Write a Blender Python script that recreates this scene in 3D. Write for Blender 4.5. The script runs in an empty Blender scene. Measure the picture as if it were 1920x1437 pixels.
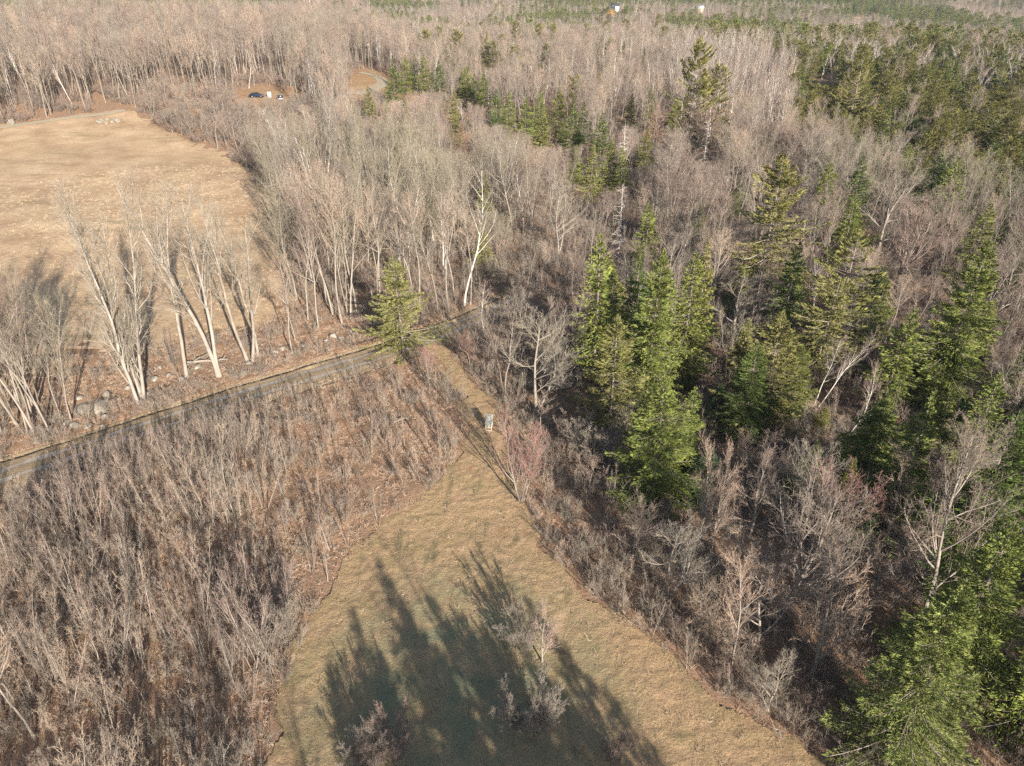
import bpy, math, random
import numpy as np
from mathutils import Vector, Matrix
R = math.radians
rng = np.random.default_rng(11)
random.seed(11)
scene = bpy.context.scene
COL = scene.collection

# ------------------------------------------------------------------ camera
HC = 40.0; FPX = 1346.0; PITCH = R(30)
cam = bpy.data.cameras.new('camera'); cam_o = bpy.data.objects.new('camera', cam); COL.objects.link(cam_o)
cam.sensor_width = 36; cam.lens = FPX / 1920 * 36
cam.clip_start = .5; cam.clip_end = 12000
cam_o.location = (0, 0, HC); cam_o.rotation_euler = (R(60), 0, 0)
scene.camera = cam_o
# ------------------------------------------------------------------ light
SUN_EL = R(20.5); SUN_DIR = Vector((-.43 * math.cos(SUN_EL), .90 * math.cos(SUN_EL), -math.sin(SUN_EL))).normalized()
sl = bpy.data.lights.new('sun', 'SUN'); sl.energy = 5.0; sl.angle = R(.5); sl.color = (1.0, .90, .765)
so = bpy.data.objects.new('sun', sl); COL.objects.link(so)
so.rotation_euler = SUN_DIR.to_track_quat('-Z', 'Y').to_euler(); so.location = (30, -60, 60)
w = bpy.data.worlds.new('World'); scene.world = w; w.use_nodes = True
sky = w.node_tree.nodes.new('ShaderNodeTexSky'); sky.sky_type = 'NISHITA'; sky.sun_disc = False
sky.sun_elevation = SUN_EL; sky.sun_rotation = math.atan2(.43, -.90)
bg = w.node_tree.nodes['Background']; bg.inputs[1].default_value = .068
w.node_tree.links.new(sky.outputs[0], bg.inputs[0])
scene.view_settings.view_transform = 'Standard'; scene.view_settings.look = 'None'
scene.view_settings.exposure = 1.1; scene.view_settings.gamma = 1
try:
    scene.cycles.use_denoising = False
    scene.cycles.max_bounces = 4; scene.cycles.diffuse_bounces = 2; scene.cycles.volume_bounces = 0
except Exception: pass

# ------------------------------------------------------------------ pixel <-> ground (photo pixels, 1920 wide)
cP, sP = math.cos(PITCH), math.sin(PITCH)
def ray(u, v):
    return (u - 960), FPX * cP + (718.5 - v) * sP, -FPX * sP + (718.5 - v) * cP
def at(u, v, z=0.0):
    x, y, d = ray(u, v); s = (z - HC) / d
    return x * s, y * s
def topat(u, v, h): return at(u, v, h)
def pix(x, y, z):
    d = y * cP - (z - HC) * sP
    d = np.maximum(d, .01)
    return 960 + FPX * x / d, 718.5 - FPX * (y * sP + (z - HC) * cP) / d
def inpoly(px, py, poly):
    px = np.asarray(px, float); py = np.asarray(py, float); r = np.zeros(px.shape, bool)
    n = len(poly)
    for i in range(n):
        x1, y1 = poly[i]; x2, y2 = poly[(i + 1) % n]
        if y1 == y2: continue
        c = ((y1 > py) != (y2 > py)) & (px < (x2 - x1) * (py - y1) / (y2 - y1) + x1)
        r ^= c
    return r
def sstep(a, b, x):
    t = np.clip((x - a) / (b - a), 0, 1); return t * t * (3 - 2 * t)
# cheap smooth value noise
_G = rng.random((256, 256))
def vnoise(x, y, s=1.0, o=0):
    x = np.asarray(x, float) / s + 37.3 + o; y = np.asarray(y, float) / s + 91.7 + o * 1.7
    xi = np.floor(x).astype(int); yi = np.floor(y).astype(int); fx = x - xi; fy = y - yi
    fx = fx * fx * (3 - 2 * fx); fy = fy * fy * (3 - 2 * fy)
    g = lambda a, b: _G[a % 256, b % 256]
    return (g(xi, yi) * (1 - fx) + g(xi + 1, yi) * fx) * (1 - fy) + (g(xi, yi + 1) * (1 - fx) + g(xi + 1, yi + 1) * fx) * fy

def hgt(x, y):
    x = np.asarray(x, float); y = np.asarray(y, float)
    r = np.hypot(x, y)
    z = (vnoise(x, y, 24) - .5) * .5 + (vnoise(x, y, 7, 5) - .5) * .16
    left = sstep(.0, .45, -x / np.maximum(y, 1)) * sstep(170, 330, y)
    z = z + left * 11
    z = z - sstep(430, 800, r) * (34 - 8 * sstep(-.2, .5, x / np.maximum(y, 1))) - left * sstep(430, 800, r) * 6
    z = z + sstep(1250, 3300, r) * 190 + (vnoise(x, y, 400, 9) - .5) * 22 * sstep(500, 1400, r)
    return z
def zat(x, y): return float(hgt(x, y))

def hit(u, v):
    X_, Y_, D_ = ray(u, v); t = -(HC - 8) / D_ * .5; st = t * .02
    while HC + D_ * t > zat(X_ * t, Y_ * t) and Y_ * t < 5000: t += st
    for _ in range(12):
        st *= .5; t += st if HC + D_ * t > zat(X_ * t, Y_ * t) else -st
    return X_ * t, Y_ * t
def world_poly(pp): return [hit(*p) for p in pp]
# ------------------------------------------------------------------ zones, drawn once in photo pixels, used as world polygons
TRACK_PX = [(-260, 975), (60, 872), (200, 826), (300, 792), (450, 743), (600, 697), (700, 668), (800, 634), (880, 602), (935, 578), (975, 560)]
TRACK = world_poly(TRACK_PX)
def dense(pl, step=1.0):
    out = []
    P = [Vector((a, b, 0)) for a, b in pl]
    P = [2 * P[0] - P[1]] + P + [2 * P[-1] - P[-2]]
    for i in range(1, len(P) - 2):
        n = max(2, int((P[i + 1] - P[i]).length / step))
        for k in range(n):
            t = k / n
            out.append(.5 * ((2 * P[i]) + (P[i + 1] - P[i - 1]) * t + (2 * P[i - 1] - 5 * P[i] + 4 * P[i + 1] - P[i + 2]) * t * t + (-P[i - 1] + 3 * P[i] - 3 * P[i + 1] + P[i + 2]) * t ** 3))
    out.append(P[-2])
    return np.array([(p.x, p.y) for p in out])
TC = dense(TRACK, .8)
def dist_line(x, y, L):
    x = np.asarray(x, float).ravel(); y = np.asarray(y, float).ravel(); d = np.full(x.shape, 1e9)
    for i in range(0, len(L)):
        d = np.minimum(d, (x - L[i, 0]) ** 2 + (y - L[i, 1]) ** 2)
    return np.sqrt(d)
MEADOW = world_poly([(-400, 260), (0, 236), (110, 220), (235, 203), (262, 214), (300, 240), (350, 262), (425, 285), (480, 330), (520, 400), (535, 480), (545, 560), (500, 610), (420, 625), (340, 640), (250, 660), (130, 665), (0, 680), (-400, 740)])
LAWN = world_poly([(800, 640), (828, 645), (868, 690), (905, 735), (938, 755), (948, 800), (960, 870), (985, 960), (1030, 1030), (1090, 1095), (1180, 1165), (1260, 1232), (1380, 1330), (1490, 1395), (1600, 1480), (1700, 1700), (520, 1700), (500, 1437), (520, 1300), (560, 1190), (605, 1110), (650, 1035), (700, 985), (770, 950), (820, 905), (862, 850), (880, 800), (870, 750), (835, 700)])
YARD = world_poly([(435, 196), (440, 172), (500, 163), (560, 168), (575, 190), (520, 200)])
YARD2 = world_poly([(660, 185), (650, 160), (655, 138), (690, 130), (735, 142), (755, 165), (745, 188), (700, 192)])
LOOP = dense(world_poly([(665, 178), (700, 168), (718, 156), (704, 143), (676, 137)]), 2)
FARFIELD = world_poly([(1590, 34), (1640, 30), (1690, 44), (1600, 46)])

# ------------------------------------------------------------------ materials
def nodes(m):
    m.use_nodes = True; nt = m.node_tree; return nt, nt.nodes['Principled BSDF']
def mix(nt, a, b, f, blend='MIX'):
    n = nt.nodes.new('ShaderNodeMix'); n.data_type = 'RGBA'; n.blend_type = blend
    for s, v in ((6, a), (7, b), (0, f)):
        if hasattr(v, 'is_output') : nt.links.new(v, n.inputs[s])
        elif s == 0: n.inputs[0].default_value = v
        else: n.inputs[s].default_value = (*v, 1)
    return n.outputs[2]
def noise(nt, scale, detail=4, rough=.55, coord='Object', vec=None):
    if vec is None:
        tc = nt.nodes.new('ShaderNodeTexCoord'); vec = tc.outputs[coord]
    n = nt.nodes.new('ShaderNodeTexNoise'); n.inputs['Scale'].default_value = scale; n.inputs['Detail'].default_value = detail
    n.inputs['Roughness'].default_value = rough; nt.links.new(vec, n.inputs['Vector']); return n.outputs[0]
def ramp(nt, f, a, b):
    n = nt.nodes.new('ShaderNodeMapRange'); n.inputs[1].default_value = a; n.inputs[2].default_value = b
    nt.links.new(f, n.inputs[0]); return n.outputs[0]
def rnd(nt): return nt.nodes.new('ShaderNodeObjectInfo').outputs['Random']
def isl(nt): return nt.nodes.new('ShaderNodeNewGeometry').outputs['Random Per Island']
def bump(nt, b, h, s=.3, d=.1):
    n = nt.nodes.new('ShaderNodeBump'); n.inputs['Strength'].default_value = s; n.inputs['Distance'].default_value = d
    nt.links.new(h, n.inputs['Height']); nt.links.new(n.outputs[0], b.inputs['Normal'])
def plain(name, c, rough=.7, metal=0.0, c2=None, sc=3.0):
    m = bpy.data.materials.new(name); nt, b = nodes(m)
    b.inputs['Roughness'].default_value = rough; b.inputs['Metallic'].default_value = metal
    c2 = c2 or tuple(v * .75 for v in c)
    nt.links.new(mix(nt, c, c2, ramp(nt, noise(nt, sc), .35, .65)), b.inputs['Base Color'])
    b.inputs['Specular IOR Level'].default_value = .3
    return m
def woody(name, cols, rough=.9, per=.5, sc=1.2):
    """colour differs from tree to tree (object random) and along the bark (noise)"""
    m = bpy.data.materials.new(name); nt, b = nodes(m)
    r = rnd(nt)
    cr = nt.nodes.new('ShaderNodeValToRGB'); el = cr.color_ramp.elements
    el[0].color = (*cols[0], 1); el[1].color = (*cols[-1], 1)
    for i, c in enumerate(cols[1:-1]):
        e = el.new((i + 1) / (len(cols) - 1)); e.color = (*c, 1)
    nt.links.new(r, cr.inputs[0])
    n = noise(nt, sc, 3)
    dark = mix(nt, cr.outputs[0], (.05, .045, .035), .62)
    c = mix(nt, cr.outputs[0], dark, ramp(nt, n, .42, .68))
    i = isl(nt)
    c = mix(nt, c, mix(nt, c, (.9, .85, .8), .25), i)
    nt.links.new(c, b.inputs['Base Color']); b.inputs['Roughness'].default_value = rough
    b.inputs['Specular IOR Level'].default_value = .15
    return m
def leafy(name, cols, brown=.12, bc=(.12, .08, .045)):
    m = bpy.data.materials.new(name); nt, b = nodes(m)
    cr = nt.nodes.new('ShaderNodeValToRGB'); el = cr.color_ramp.elements
    el[0].color = (*cols[0], 1); el[1].color = (*cols[-1], 1)
    for k, c in enumerate(cols[1:-1]):
        e = el.new((k + 1) / (len(cols) - 1)); e.color = (*c, 1)
    nt.links.new(isl(nt), cr.inputs[0])
    hs = nt.nodes.new('ShaderNodeHueSaturation'); nt.links.new(cr.outputs[0], hs.inputs['Color'])
    nt.links.new(ramp(nt, noise(nt, .7, 2), .3, .7), hs.inputs['Value'])
    hs.inputs['Fac'].default_value = .55
    c = mix(nt, hs.outputs[0], bc, ramp(nt, noise(nt, 1.6, 2), 1 - brown - .25, 1 - brown + .05))
    t = mix(nt, c, (.16, .13, .03), 0); 
    nm = t.node if hasattr(t, 'node') else None
    mr = nt.nodes.new('ShaderNodeMapRange'); mr.inputs[1].default_value = 0; mr.inputs[2].default_value = 1; mr.inputs[3].default_value = 0; mr.inputs[4].default_value = .28
    nt.links.new(rnd(nt), mr.inputs[0]); nt.links.new(mr.outputs[0], nm.inputs[0])
    nt.links.new(t, b.inputs['Base Color']); b.inputs['Roughness'].default_value = .65
    b.inputs['Specular IOR Level'].default_value = .25
    return m
M = {}
M['pale_bark'] = woody('pale_bark', [(0.271, 0.224, 0.179), (0.224, 0.19, 0.151), (0.251, 0.211, 0.171)], sc=.9)
M['grey_bark'] = woody('grey_bark', [(0.259, 0.216, 0.18), (0.202, 0.166, 0.13), (0.302, 0.259, 0.216), (0.223, 0.194, 0.151)])
M['birch_bark'] = woody('birch_bark', [(.78, .74, .68), (.68, .64, .58)], sc=2.5)
M['dead_bark'] = woody('dead_bark', [(.52, .50, .46), (.45, .42, .38)])
M['grey_twig'] = woody('grey_twig', [(0.261, 0.212, 0.165), (0.235, 0.209, 0.142), (0.261, 0.2, 0.161), (0.314, 0.262, 0.207), (0.208, 0.173, 0.132)])
M['mauve_twig'] = woody('mauve_twig', [(0.254, 0.178, 0.146), (0.23, 0.183, 0.146), (0.271, 0.159, 0.125), (0.237, 0.191, 0.153), (0.294, 0.183, 0.141)])
M['pale_twig'] = woody('pale_twig', [(0.336, 0.288, 0.224), (0.288, 0.248, 0.184)])
M['rosy_twig'] = woody('rosy_twig', [(0.296, 0.178, 0.144), (0.27, 0.188, 0.156), (0.324, 0.21, 0.167)])
M['olive_twig'] = woody('olive_twig', [(.30, .27, .16), (.34, .29, .20)])
M['red_twig'] = woody('red_twig', [(.34, .13, .12), (.38, .16, .12)])
M['tan_twig'] = woody('tan_twig', [(0.57, 0.428, 0.299), (0.485, 0.342, 0.242), (0.528, 0.342, 0.256)])
M['fir_bark'] = woody('fir_bark', [(.26, .21, .17), (.20, .16, .13)])
M['spruce'] = leafy('spruce_needles', [(0.155, 0.23, 0.07), (0.292, 0.352, 0.088), (0.408, 0.442, 0.105)])
M['olive_spruce'] = leafy('olive_spruce_needles', [(0.215, 0.243, 0.084), (0.347, 0.356, 0.118), (0.463, 0.437, 0.151)], brown=.2, bc=(.17, .11, .06))
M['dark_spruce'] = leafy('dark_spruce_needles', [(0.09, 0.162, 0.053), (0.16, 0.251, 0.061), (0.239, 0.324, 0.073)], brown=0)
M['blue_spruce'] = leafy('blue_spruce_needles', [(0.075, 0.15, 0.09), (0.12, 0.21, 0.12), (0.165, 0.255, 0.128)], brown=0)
M['fir'] = leafy('silver_fir_needles', [(0.185, 0.284, 0.084), (0.369, 0.454, 0.14), (0.553, 0.605, 0.197)], brown=.04)
M['pine'] = leafy('pine_needles', [(0.191, 0.211, 0.072), (0.325, 0.324, 0.096), (0.441, 0.389, 0.127)])
M['larch'] = woody('larch_twig', [(.40, .22, .13), (.34, .17, .10)])

def ground_mat(name, stops, scales=(.12, .8, 9), bs=.6, dirt=None):
    m = bpy.data.materials.new(name); nt, b = nodes(m)
    n1 = ramp(nt, noise(nt, scales[0], 5), .36, .64); n2 = ramp(nt, noise(nt, scales[1], 6, .65), .35, .65); n3 = noise(nt, scales[2], 8, .75)
    c = mix(nt, stops[0], stops[1], n1); c = mix(nt, c, stops[2], n2)
    c = mix(nt, c, stops[3], ramp(nt, n3, .5, .72)); 
    n4 = noise(nt, scales[2] * 2.2, 8, .8)
    c = mix(nt, c, stops[4], ramp(nt, n4, .55, .78))
    if dirt:
        tc = nt.nodes.new('ShaderNodeTexCoord'); mp = nt.nodes.new('ShaderNodeMapping'); mp.inputs['Scale'].default_value = dirt[1]; mp.inputs['Rotation'].default_value = (0, 0, dirt[2]); nt.links.new(tc.outputs['Object'], mp.inputs[0])
        c = mix(nt, c, dirt[0], ramp(nt, noise(nt, 1, 5, .6, vec=mp.outputs[0]), .56, .72))
        c = mix(nt, c, dirt[3], ramp(nt, noise(nt, dirt[4], 3, .7), .60, .74))
    nt.links.new(c, b.inputs['Base Color']); b.inputs['Roughness'].default_value = 1
    b.inputs['Specular IOR Level'].default_value = .05
    bump(nt, b, n3, bs, .35)
    return m
M['litter'] = ground_mat('leaf_litter', [(0.464, 0.284, 0.174), (0.395, 0.253, 0.174), (0.313, 0.214, 0.145), (0.15, 0.096, 0.073), (0.654, 0.455, 0.304)], (.1, .6, 5))
M['straw'] = ground_mat('straw_meadow', [(0.7, 0.52, 0.346), (0.536, 0.397, 0.252), (0.412, 0.275, 0.178), (0.309, 0.234, 0.125), (0.762, 0.591, 0.419)], (.035, .13, 1.6), .5, ((.27, .215, .12), (.05, .22, .1), .15, (.52, .37, .23), .045))
M['lawn'] = ground_mat('short_grass', [(0.474, 0.34, 0.194), (0.362, 0.281, 0.146), (0.499, 0.34, 0.211), (0.236, 0.176, 0.105), (0.647, 0.468, 0.304)], (.09, .5, 5), .7, ((.22, .19, .11), (.9, .18, .3), .45, (.36, .22, .13), .35))
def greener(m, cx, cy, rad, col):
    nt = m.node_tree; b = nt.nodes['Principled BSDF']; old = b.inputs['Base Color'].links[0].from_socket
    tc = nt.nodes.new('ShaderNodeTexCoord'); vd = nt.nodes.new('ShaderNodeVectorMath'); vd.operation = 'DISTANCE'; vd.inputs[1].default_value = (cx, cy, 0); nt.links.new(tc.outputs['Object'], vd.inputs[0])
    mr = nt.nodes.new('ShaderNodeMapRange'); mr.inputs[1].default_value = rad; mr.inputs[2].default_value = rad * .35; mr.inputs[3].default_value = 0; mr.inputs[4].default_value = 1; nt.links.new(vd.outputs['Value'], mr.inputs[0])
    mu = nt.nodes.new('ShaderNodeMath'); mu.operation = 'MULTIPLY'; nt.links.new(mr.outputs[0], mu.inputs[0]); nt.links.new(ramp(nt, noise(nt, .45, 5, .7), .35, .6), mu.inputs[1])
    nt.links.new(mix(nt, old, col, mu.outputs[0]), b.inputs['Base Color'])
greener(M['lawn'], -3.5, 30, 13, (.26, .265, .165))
M['gravel'] = plain('gravel', (.38, .345, .31), 1, c2=(.27, .235, .20), sc=2.5)
M['verge'] = ground_mat('track_verge', [(0.328, 0.248, 0.166), (0.273, 0.212, 0.144), (0.346, 0.273, 0.178), (0.082, 0.061, 0.05), (0.364, 0.304, 0.223)], (.2, 1, 7))
M['faint'] = plain('worn_grass_track', (.36, .32, .25), 1, c2=(.42, .34, .23), sc=.3)
M['sand'] = ground_mat('sandy_yard', [(.42, .27, .15), (.45, .33, .20), (.33, .2, .11), (.2, .14, .08), (.5, .38, .25)], (.03, .1, 1))
M['rock'] = plain('rock', (.40, .36, .31), .95, c2=(.17, .155, .125), sc=1.8)

# ------------------------------------------------------------------ mesh buffers
class Buf:
    def __init__(s): s.v = []; s.f = []; s.n = 0; s.m = []
    def add(s, v, f, mi=0):
        v = np.asarray(v, float).reshape(-1, 3); f = np.asarray(f, int)
        s.v.append(v); s.f.append(f + s.n); s.m.append(np.full(len(f), mi)); s.n += len(v)
    def mesh(s, name, mats, smooth=False):
        me = bpy.data.meshes.new(name)
        V = np.concatenate(s.v).astype(np.float32)
        me.vertices.add(len(V)); me.vertices.foreach_set('co', V.ravel())
        idx = np.concatenate([f.ravel() for f in s.f]); cnt = np.concatenate([np.full(len(f), f.shape[1]) for f in s.f])
        me.loops.add(len(idx)); me.loops.foreach_set('vertex_index', idx.astype(np.int32))
        me.polygons.add(len(cnt)); st = np.concatenate([[0], np.cumsum(cnt)[:-1]]).astype(np.int32)
        me.polygons.foreach_set('loop_start', st)
        me.polygons.foreach_set('material_index', np.concatenate(s.m).astype(np.int32))
        if smooth: me.polygons.foreach_set('use_smooth', np.ones(len(cnt), bool))
        me.update(calc_edges=True)
        for m in (mats if isinstance(mats, (list, tuple)) else [mats]): me.materials.append(m)
        return me
def link(name, data, parent=None, loc=None):
    o = bpy.data.objects.new(name, data); COL.objects.link(o)
    if parent: o.parent = parent
    if loc is not None: o.location = loc
    return o
def tag(o, label=None, cat=None, group=None, kind=None):
    if label: o['label'] = label
    if cat: o['category'] = cat
    if group: o['group'] = group
    if kind: o['kind'] = kind
    return o
def norm(a): return a / np.maximum(np.linalg.norm(a, axis=-1, keepdims=True), 1e-9)
def tubes(buf, P, Rr, S=3, mi=0):
    N, K, _ = P.shape
    if N == 0: return
    D = norm(P[:, -1] - P[:, 0])
    ref = np.where(np.abs(D[:, 2:3]) < .9, np.array([[0, 0, 1.]]), np.array([[1., 0, 0]]))
    A = norm(np.cross(D, ref)); B = np.cross(D, A)
    th = np.arange(S) * 2 * np.pi / S
    ring = A[:, None, :] * np.cos(th)[None, :, None] + B[:, None, :] * np.sin(th)[None, :, None]
    V = P[:, :, None, :] + ring[:, None] * Rr[:, :, None, None]
    base = (np.arange(N) * K * S)[:, None, None]; k = (np.arange(K - 1) * S)[None, :, None]; j = np.arange(S)[None, None, :]; j2 = (np.arange(S) + 1) % S
    a = base + k + j; b = base + k + j2[None, None, :]
    F = np.stack([a, b, b + S, a + S], -1).reshape(-1, 4)
    buf.add(V, F, mi)
def grow(rg, P, Rr, n, t0, t1, ang, L, K, wob, up, rr=.6, rend=.35, minr=.004, taper_len=0.5, amin=None):
    """n children on every parent polyline"""
    N, KK, _ = P.shape
    t = t0 + (t1 - t0) * (np.arange(n)[None] + rg.random((N, n))) / n
    t = t.reshape(-1); pi = np.repeat(np.arange(N), n)
    q = t * (KK - 1); i = np.minimum(q.astype(int), KK - 2); f = (q - i)[:, None]
    p0 = P[pi, i]; p1 = P[pi, i + 1]; pos = p0 * (1 - f) + p1 * f; d = norm(p1 - p0)
    pr = Rr[pi, i] * (1 - f[:, 0]) + Rr[pi, i + 1] * f[:, 0]
    az = rg.random(len(t)) * 2 * np.pi
    a = rg.normal(ang, ang * .25, len(t))
    ref = np.where(np.abs(d[:, 2:3]) < .9, np.array([[0, 0, 1.]]), np.array([[1., 0, 0]]))
    A = norm(np.cross(d, ref)); B = np.cross(d, A)
    dd = d * np.cos(a)[:, None] + (A * np.cos(az)[:, None] + B * np.sin(az)[:, None]) * np.sin(a)[:, None]
    plen = np.linalg.norm(P[pi, -1] - P[pi, 0], axis=1)
    ln = plen * L * (1 - taper_len * (t - t0) / max(t1 - t0, 1e-6)) * rg.uniform(.7, 1.25, len(t))
    Q = np.zeros((len(t), K + 1, 3)); Q[:, 0] = pos; st = (ln / K)[:, None]
    for k in range(K):
        dd = norm(dd + rg.normal(0, wob, dd.shape) + np.array([0, 0, up]))
        Q[:, k + 1] = Q[:, k] + dd * st
    r0 = np.maximum(pr * rr, minr); s = np.linspace(1, rend, K + 1)
    return Q, np.maximum(r0[:, None] * s[None], minr * .6)

def stem(rg, h, r, lean=(0, 0), K=9, wob=.06, base=(0, 0), rend=.15, up=.05):
    P = np.zeros((1, K + 1, 3)); P[0, 0] = (base[0], base[1], -.3); d = norm(np.array([lean[0], lean[1], 1.]))
    for k in range(K):
        d = norm(d + np.r_[rg.normal(0, wob, 2), up]); P[0, k + 1] = P[0, k] + d * (h + .3) / K
    s = np.linspace(1, 0, K + 1) ** .8 * (1 - rend) + rend
    s[0] = 1.3
    return P, (r * s)[None]
def cat(*a):
    return np.concatenate([x[0] for x in a]), np.concatenate([x[1] for x in a])
def bare_tree(seed, h=15, r=.16, stems=1, lean=0.03, spread=.35, n1=14, n2=7, n3=5, n4=4, a1=.7, a2=.6, l1=.38, l2=.45, t0=.35, up1=.12, wob=.06, mats=('grey_bark', 'grey_twig'), twig=.008, dis=0.0, K=9):
    rg = np.random.default_rng(seed); T = Buf(); C = Buf()
    ss = []
    for k in range(stems):
        a = rg.random() * 6.283 + k * 6.283 / max(stems, 1); sp = spread * rg.uniform(.5, 1.1) if stems > 1 else lean
        hh = h * rg.uniform(.8, 1) if k else h
        ss.append(stem(rg, hh, r * (rg.uniform(.6, 1) if k else 1), (math.cos(a) * sp, math.sin(a) * sp), K, wob, (math.cos(a) * dis, math.sin(a) * dis), up=.05 if stems == 1 else .09))
    S = cat(*ss); tubes(T, *S, 7)
    L1 = grow(rg, *S, n1, t0, .97, a1, l1, 5, .10, up1, .55, .3, twig * 1.5, .55)
    tubes(T, *L1, 5)
    L2 = grow(rg, *L1, n2, .15, 1, a2, l2, 4, .12, up1 * .8, .6, .35, twig * 1.2, .4)
    # leader twigs at stem tops
    L2 = cat(L2, grow(rg, *S, max(4, n2), .78, 1, .45, .13, 4, .12, .1, .5, .35, twig * 1.2, .3))
    tubes(C, *L2, 3)
    if n3:
        L3 = grow(rg, *L2, n3, .15, 1, .65, .5, 3, .14, .08, .65, .4, twig, .3); tubes(C, *L3, 3)
        if n4:
            L4 = grow(rg, *L3, n4, .1, 1, .6, .6, 2, .12, .06, .7, .5, twig * .8, .3); tubes(C, *L4, 3)
    k = h / max(np.percentile(v[:, 2], 99.7) for v in C.v)
    for B_ in (T, C):
        B_.v = [v * k for v in B_.v]
    return T.mesh('trunk', M[mats[0]], True), C.mesh('crown', M[mats[1]])

def conifer(seed, h=15, w=2.6, bare=.12, step=.34, per=6, spr=26, sl=.42, droop=-.12, sw=.075, mats=('fir_bark', 'spruce'), tipup=.18, irr=.2, conic=.85, tufts=False, r=None):
    """spruce: whorled boughs carrying rows of needle-covered twigs"""
    rg = np.random.default_rng(seed); T = Buf(); C = Buf()
    w = w * 1.52; spr = int(spr * 2.7); sl *= .8; sw *= .6
    S = stem(rg, h, r or h * .011, (rg.normal(0, .012), rg.normal(0, .012)), 8, .01, rend=.08); tubes(T, *S, 7)
    zs = []; z = bare * h
    while z < h * .985:
        zs.append(z); z += step * (.55 + .75 * (1 - z / h)) * rg.uniform(.7, 1.3)
    zz = []; 
    for z in zs:
        n = max(3, int(per * rg.uniform(.7, 1.3))); zz += list(z + rg.normal(0, step * .25, n))
    zz = np.clip(np.array(zz), .05 * h, h * .99); n = len(zz); t = zz / h
    az = rg.random(n) * 6.283
    f = (1 - t) ** conic
    lob = 1 + irr * np.sin(az * 2 + seed + zz * 1.3) + rg.normal(0, irr * .6, n)
    ln = np.maximum(w * f * lob * np.where(t < bare + .08, .65, 1), .16)
    q = t * 8; i = np.minimum(q.astype(int), 7); ff = (q - i)[:, None]
    pos = S[0][0][i] * (1 - ff) + S[0][0][i + 1] * ff
    el = droop * 2.2 * (1 - t) + .55 * t ** 2.5 + rg.normal(0, .07, n)
    K = 4; d = np.stack([np.cos(az) * np.cos(el), np.sin(az) * np.cos(el), np.sin(el)], 1)
    P = np.zeros((n, K + 1, 3)); P[:, 0] = pos
    for k in range(K):
        d = norm(d + np.c_[rg.normal(0, .05, (n, 2)), np.full(n, droop * .4 if k < 2 else tipup)])
        P[:, k + 1] = P[:, k] + d * (ln / K)[:, None]
    Rr = np.maximum(ln * .012, .006)[:, None] * np.linspace(1, .35, K + 1)[None]
    tubes(T, P, Rr, 3)
    # sprays
    m = np.maximum(4, (spr * (ln / w) ** .9 + 3).astype(int)); pi = np.repeat(np.arange(n), m); N = len(pi)
    t = 1 - rg.random(N) ** 1.25 * .88
    if tufts: t = 1 - rg.random(N) ** 1.4 * .6
    q = t * K; i = np.minimum(q.astype(int), K - 1); f = (q - i)[:, None]
    p0 = P[pi, i]; p1 = P[pi, i + 1]; pos = p0 * (1 - f) + p1 * f; d = norm(p1 - p0)
    side = norm(np.cross(d, [0, 0, 1.])); sg = np.where(rg.random(N) < .5, -1, 1)[:, None]
    a = rg.uniform(.2, 1.15, N)[:, None]
    L = sl * rg.uniform(.55, 1.25, N) * np.clip(ln[pi] * .8, .45, 1.2)
    wd = norm(d * np.cos(a) + side * sg * np.sin(a) + np.c_[np.zeros((N, 2)), rg.normal(-.12 if not tufts else .25, .2, N)])
    # sub spread: sprays start off the bough, on its side twigs
    off = rg.random(N)[:, None] * np.minimum(ln[pi] * .26, .8)[:, None] * (1.15 - t)[:, None] * 1.3
    pos = pos + side * sg * off + np.c_[np.zeros((N, 2)), rg.normal(0, .04, N) - off[:, 0] * .15]
    e = pos + wd * L[:, None]
    up = norm(np.cross(wd, norm(rg.normal(0, 1, (N, 3)) + [0, 0, .4])))
    mid = pos + wd * (L * .45)[:, None]; W = (sw * rg.uniform(.7, 1.3, N))[:, None]
    up2 = norm(np.cross(wd, up))
    V = np.stack([pos, mid + up * W, e, mid - up * W, mid + up2 * W, mid - up2 * W], 1)
    b = (np.arange(N) * 6)[:, None]
    F = np.concatenate([b + np.array([[0, 1, 2, 3]]), b + np.array([[0, 4, 2, 5]])])
    C.add(V, F)
    return T.mesh('trunk', M[mats[0]], True), C.mesh('crown', M[mats[1]])

# ------------------------------------------------------------------ terrain
def grid_lines(lo, hi, fine_lo, fine_hi, step):
    g = [fine_lo]; 
    while g[-1] < fine_hi: g.append(g[-1] + step)
    s = step; up = []; x = g[-1]
    while x < hi: s *= 1.09; x += s; up.append(x)
    s = step; dn = []; x = g[0]
    while x > lo: s *= 1.09; x -= s; dn.append(x)
    return np.array(dn[::-1] + g + up)
gx = grid_lines(-5000, 5000, -62, 50, .42); gy = grid_lines(-900, 6500, 15, 110, .42)
X, Y = np.meshgrid(gx, gy); Z = hgt(X, Y)
INL = (inpoly(X, Y, LAWN) | inpoly(X, Y, MEADOW)).astype(float)
for _ in range(2): INL = (INL + np.roll(INL, 1, 0) + np.roll(INL, -1, 0)) / 3; INL = (INL + np.roll(INL, 1, 1) + np.roll(INL, -1, 1)) / 3
Z = Z + (vnoise(X, Y, .9, 6) - .5) * .22 * (1 - sstep(110, 200, np.hypot(X, Y))) * (1 - INL) ** 2 - .16 * INL ** 3 
near = (np.abs(X) < 90) & (Y > 0) & (Y < 170)
dt = np.full(X.shape, 99.); dt[near] = dist_line(X[near], Y[near], TC)
Z = Z - .75 * (1 - sstep(2.2, 3.2, dt))
b = Buf(); ny, nx = X.shape; I = np.arange(ny * nx).reshape(ny, nx)
b.add(np.stack([X, Y, Z], -1), np.stack([I[:-1, :-1], I[:-1, 1:], I[1:, 1:], I[1:, :-1]], -1).reshape(-1, 4))
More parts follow.
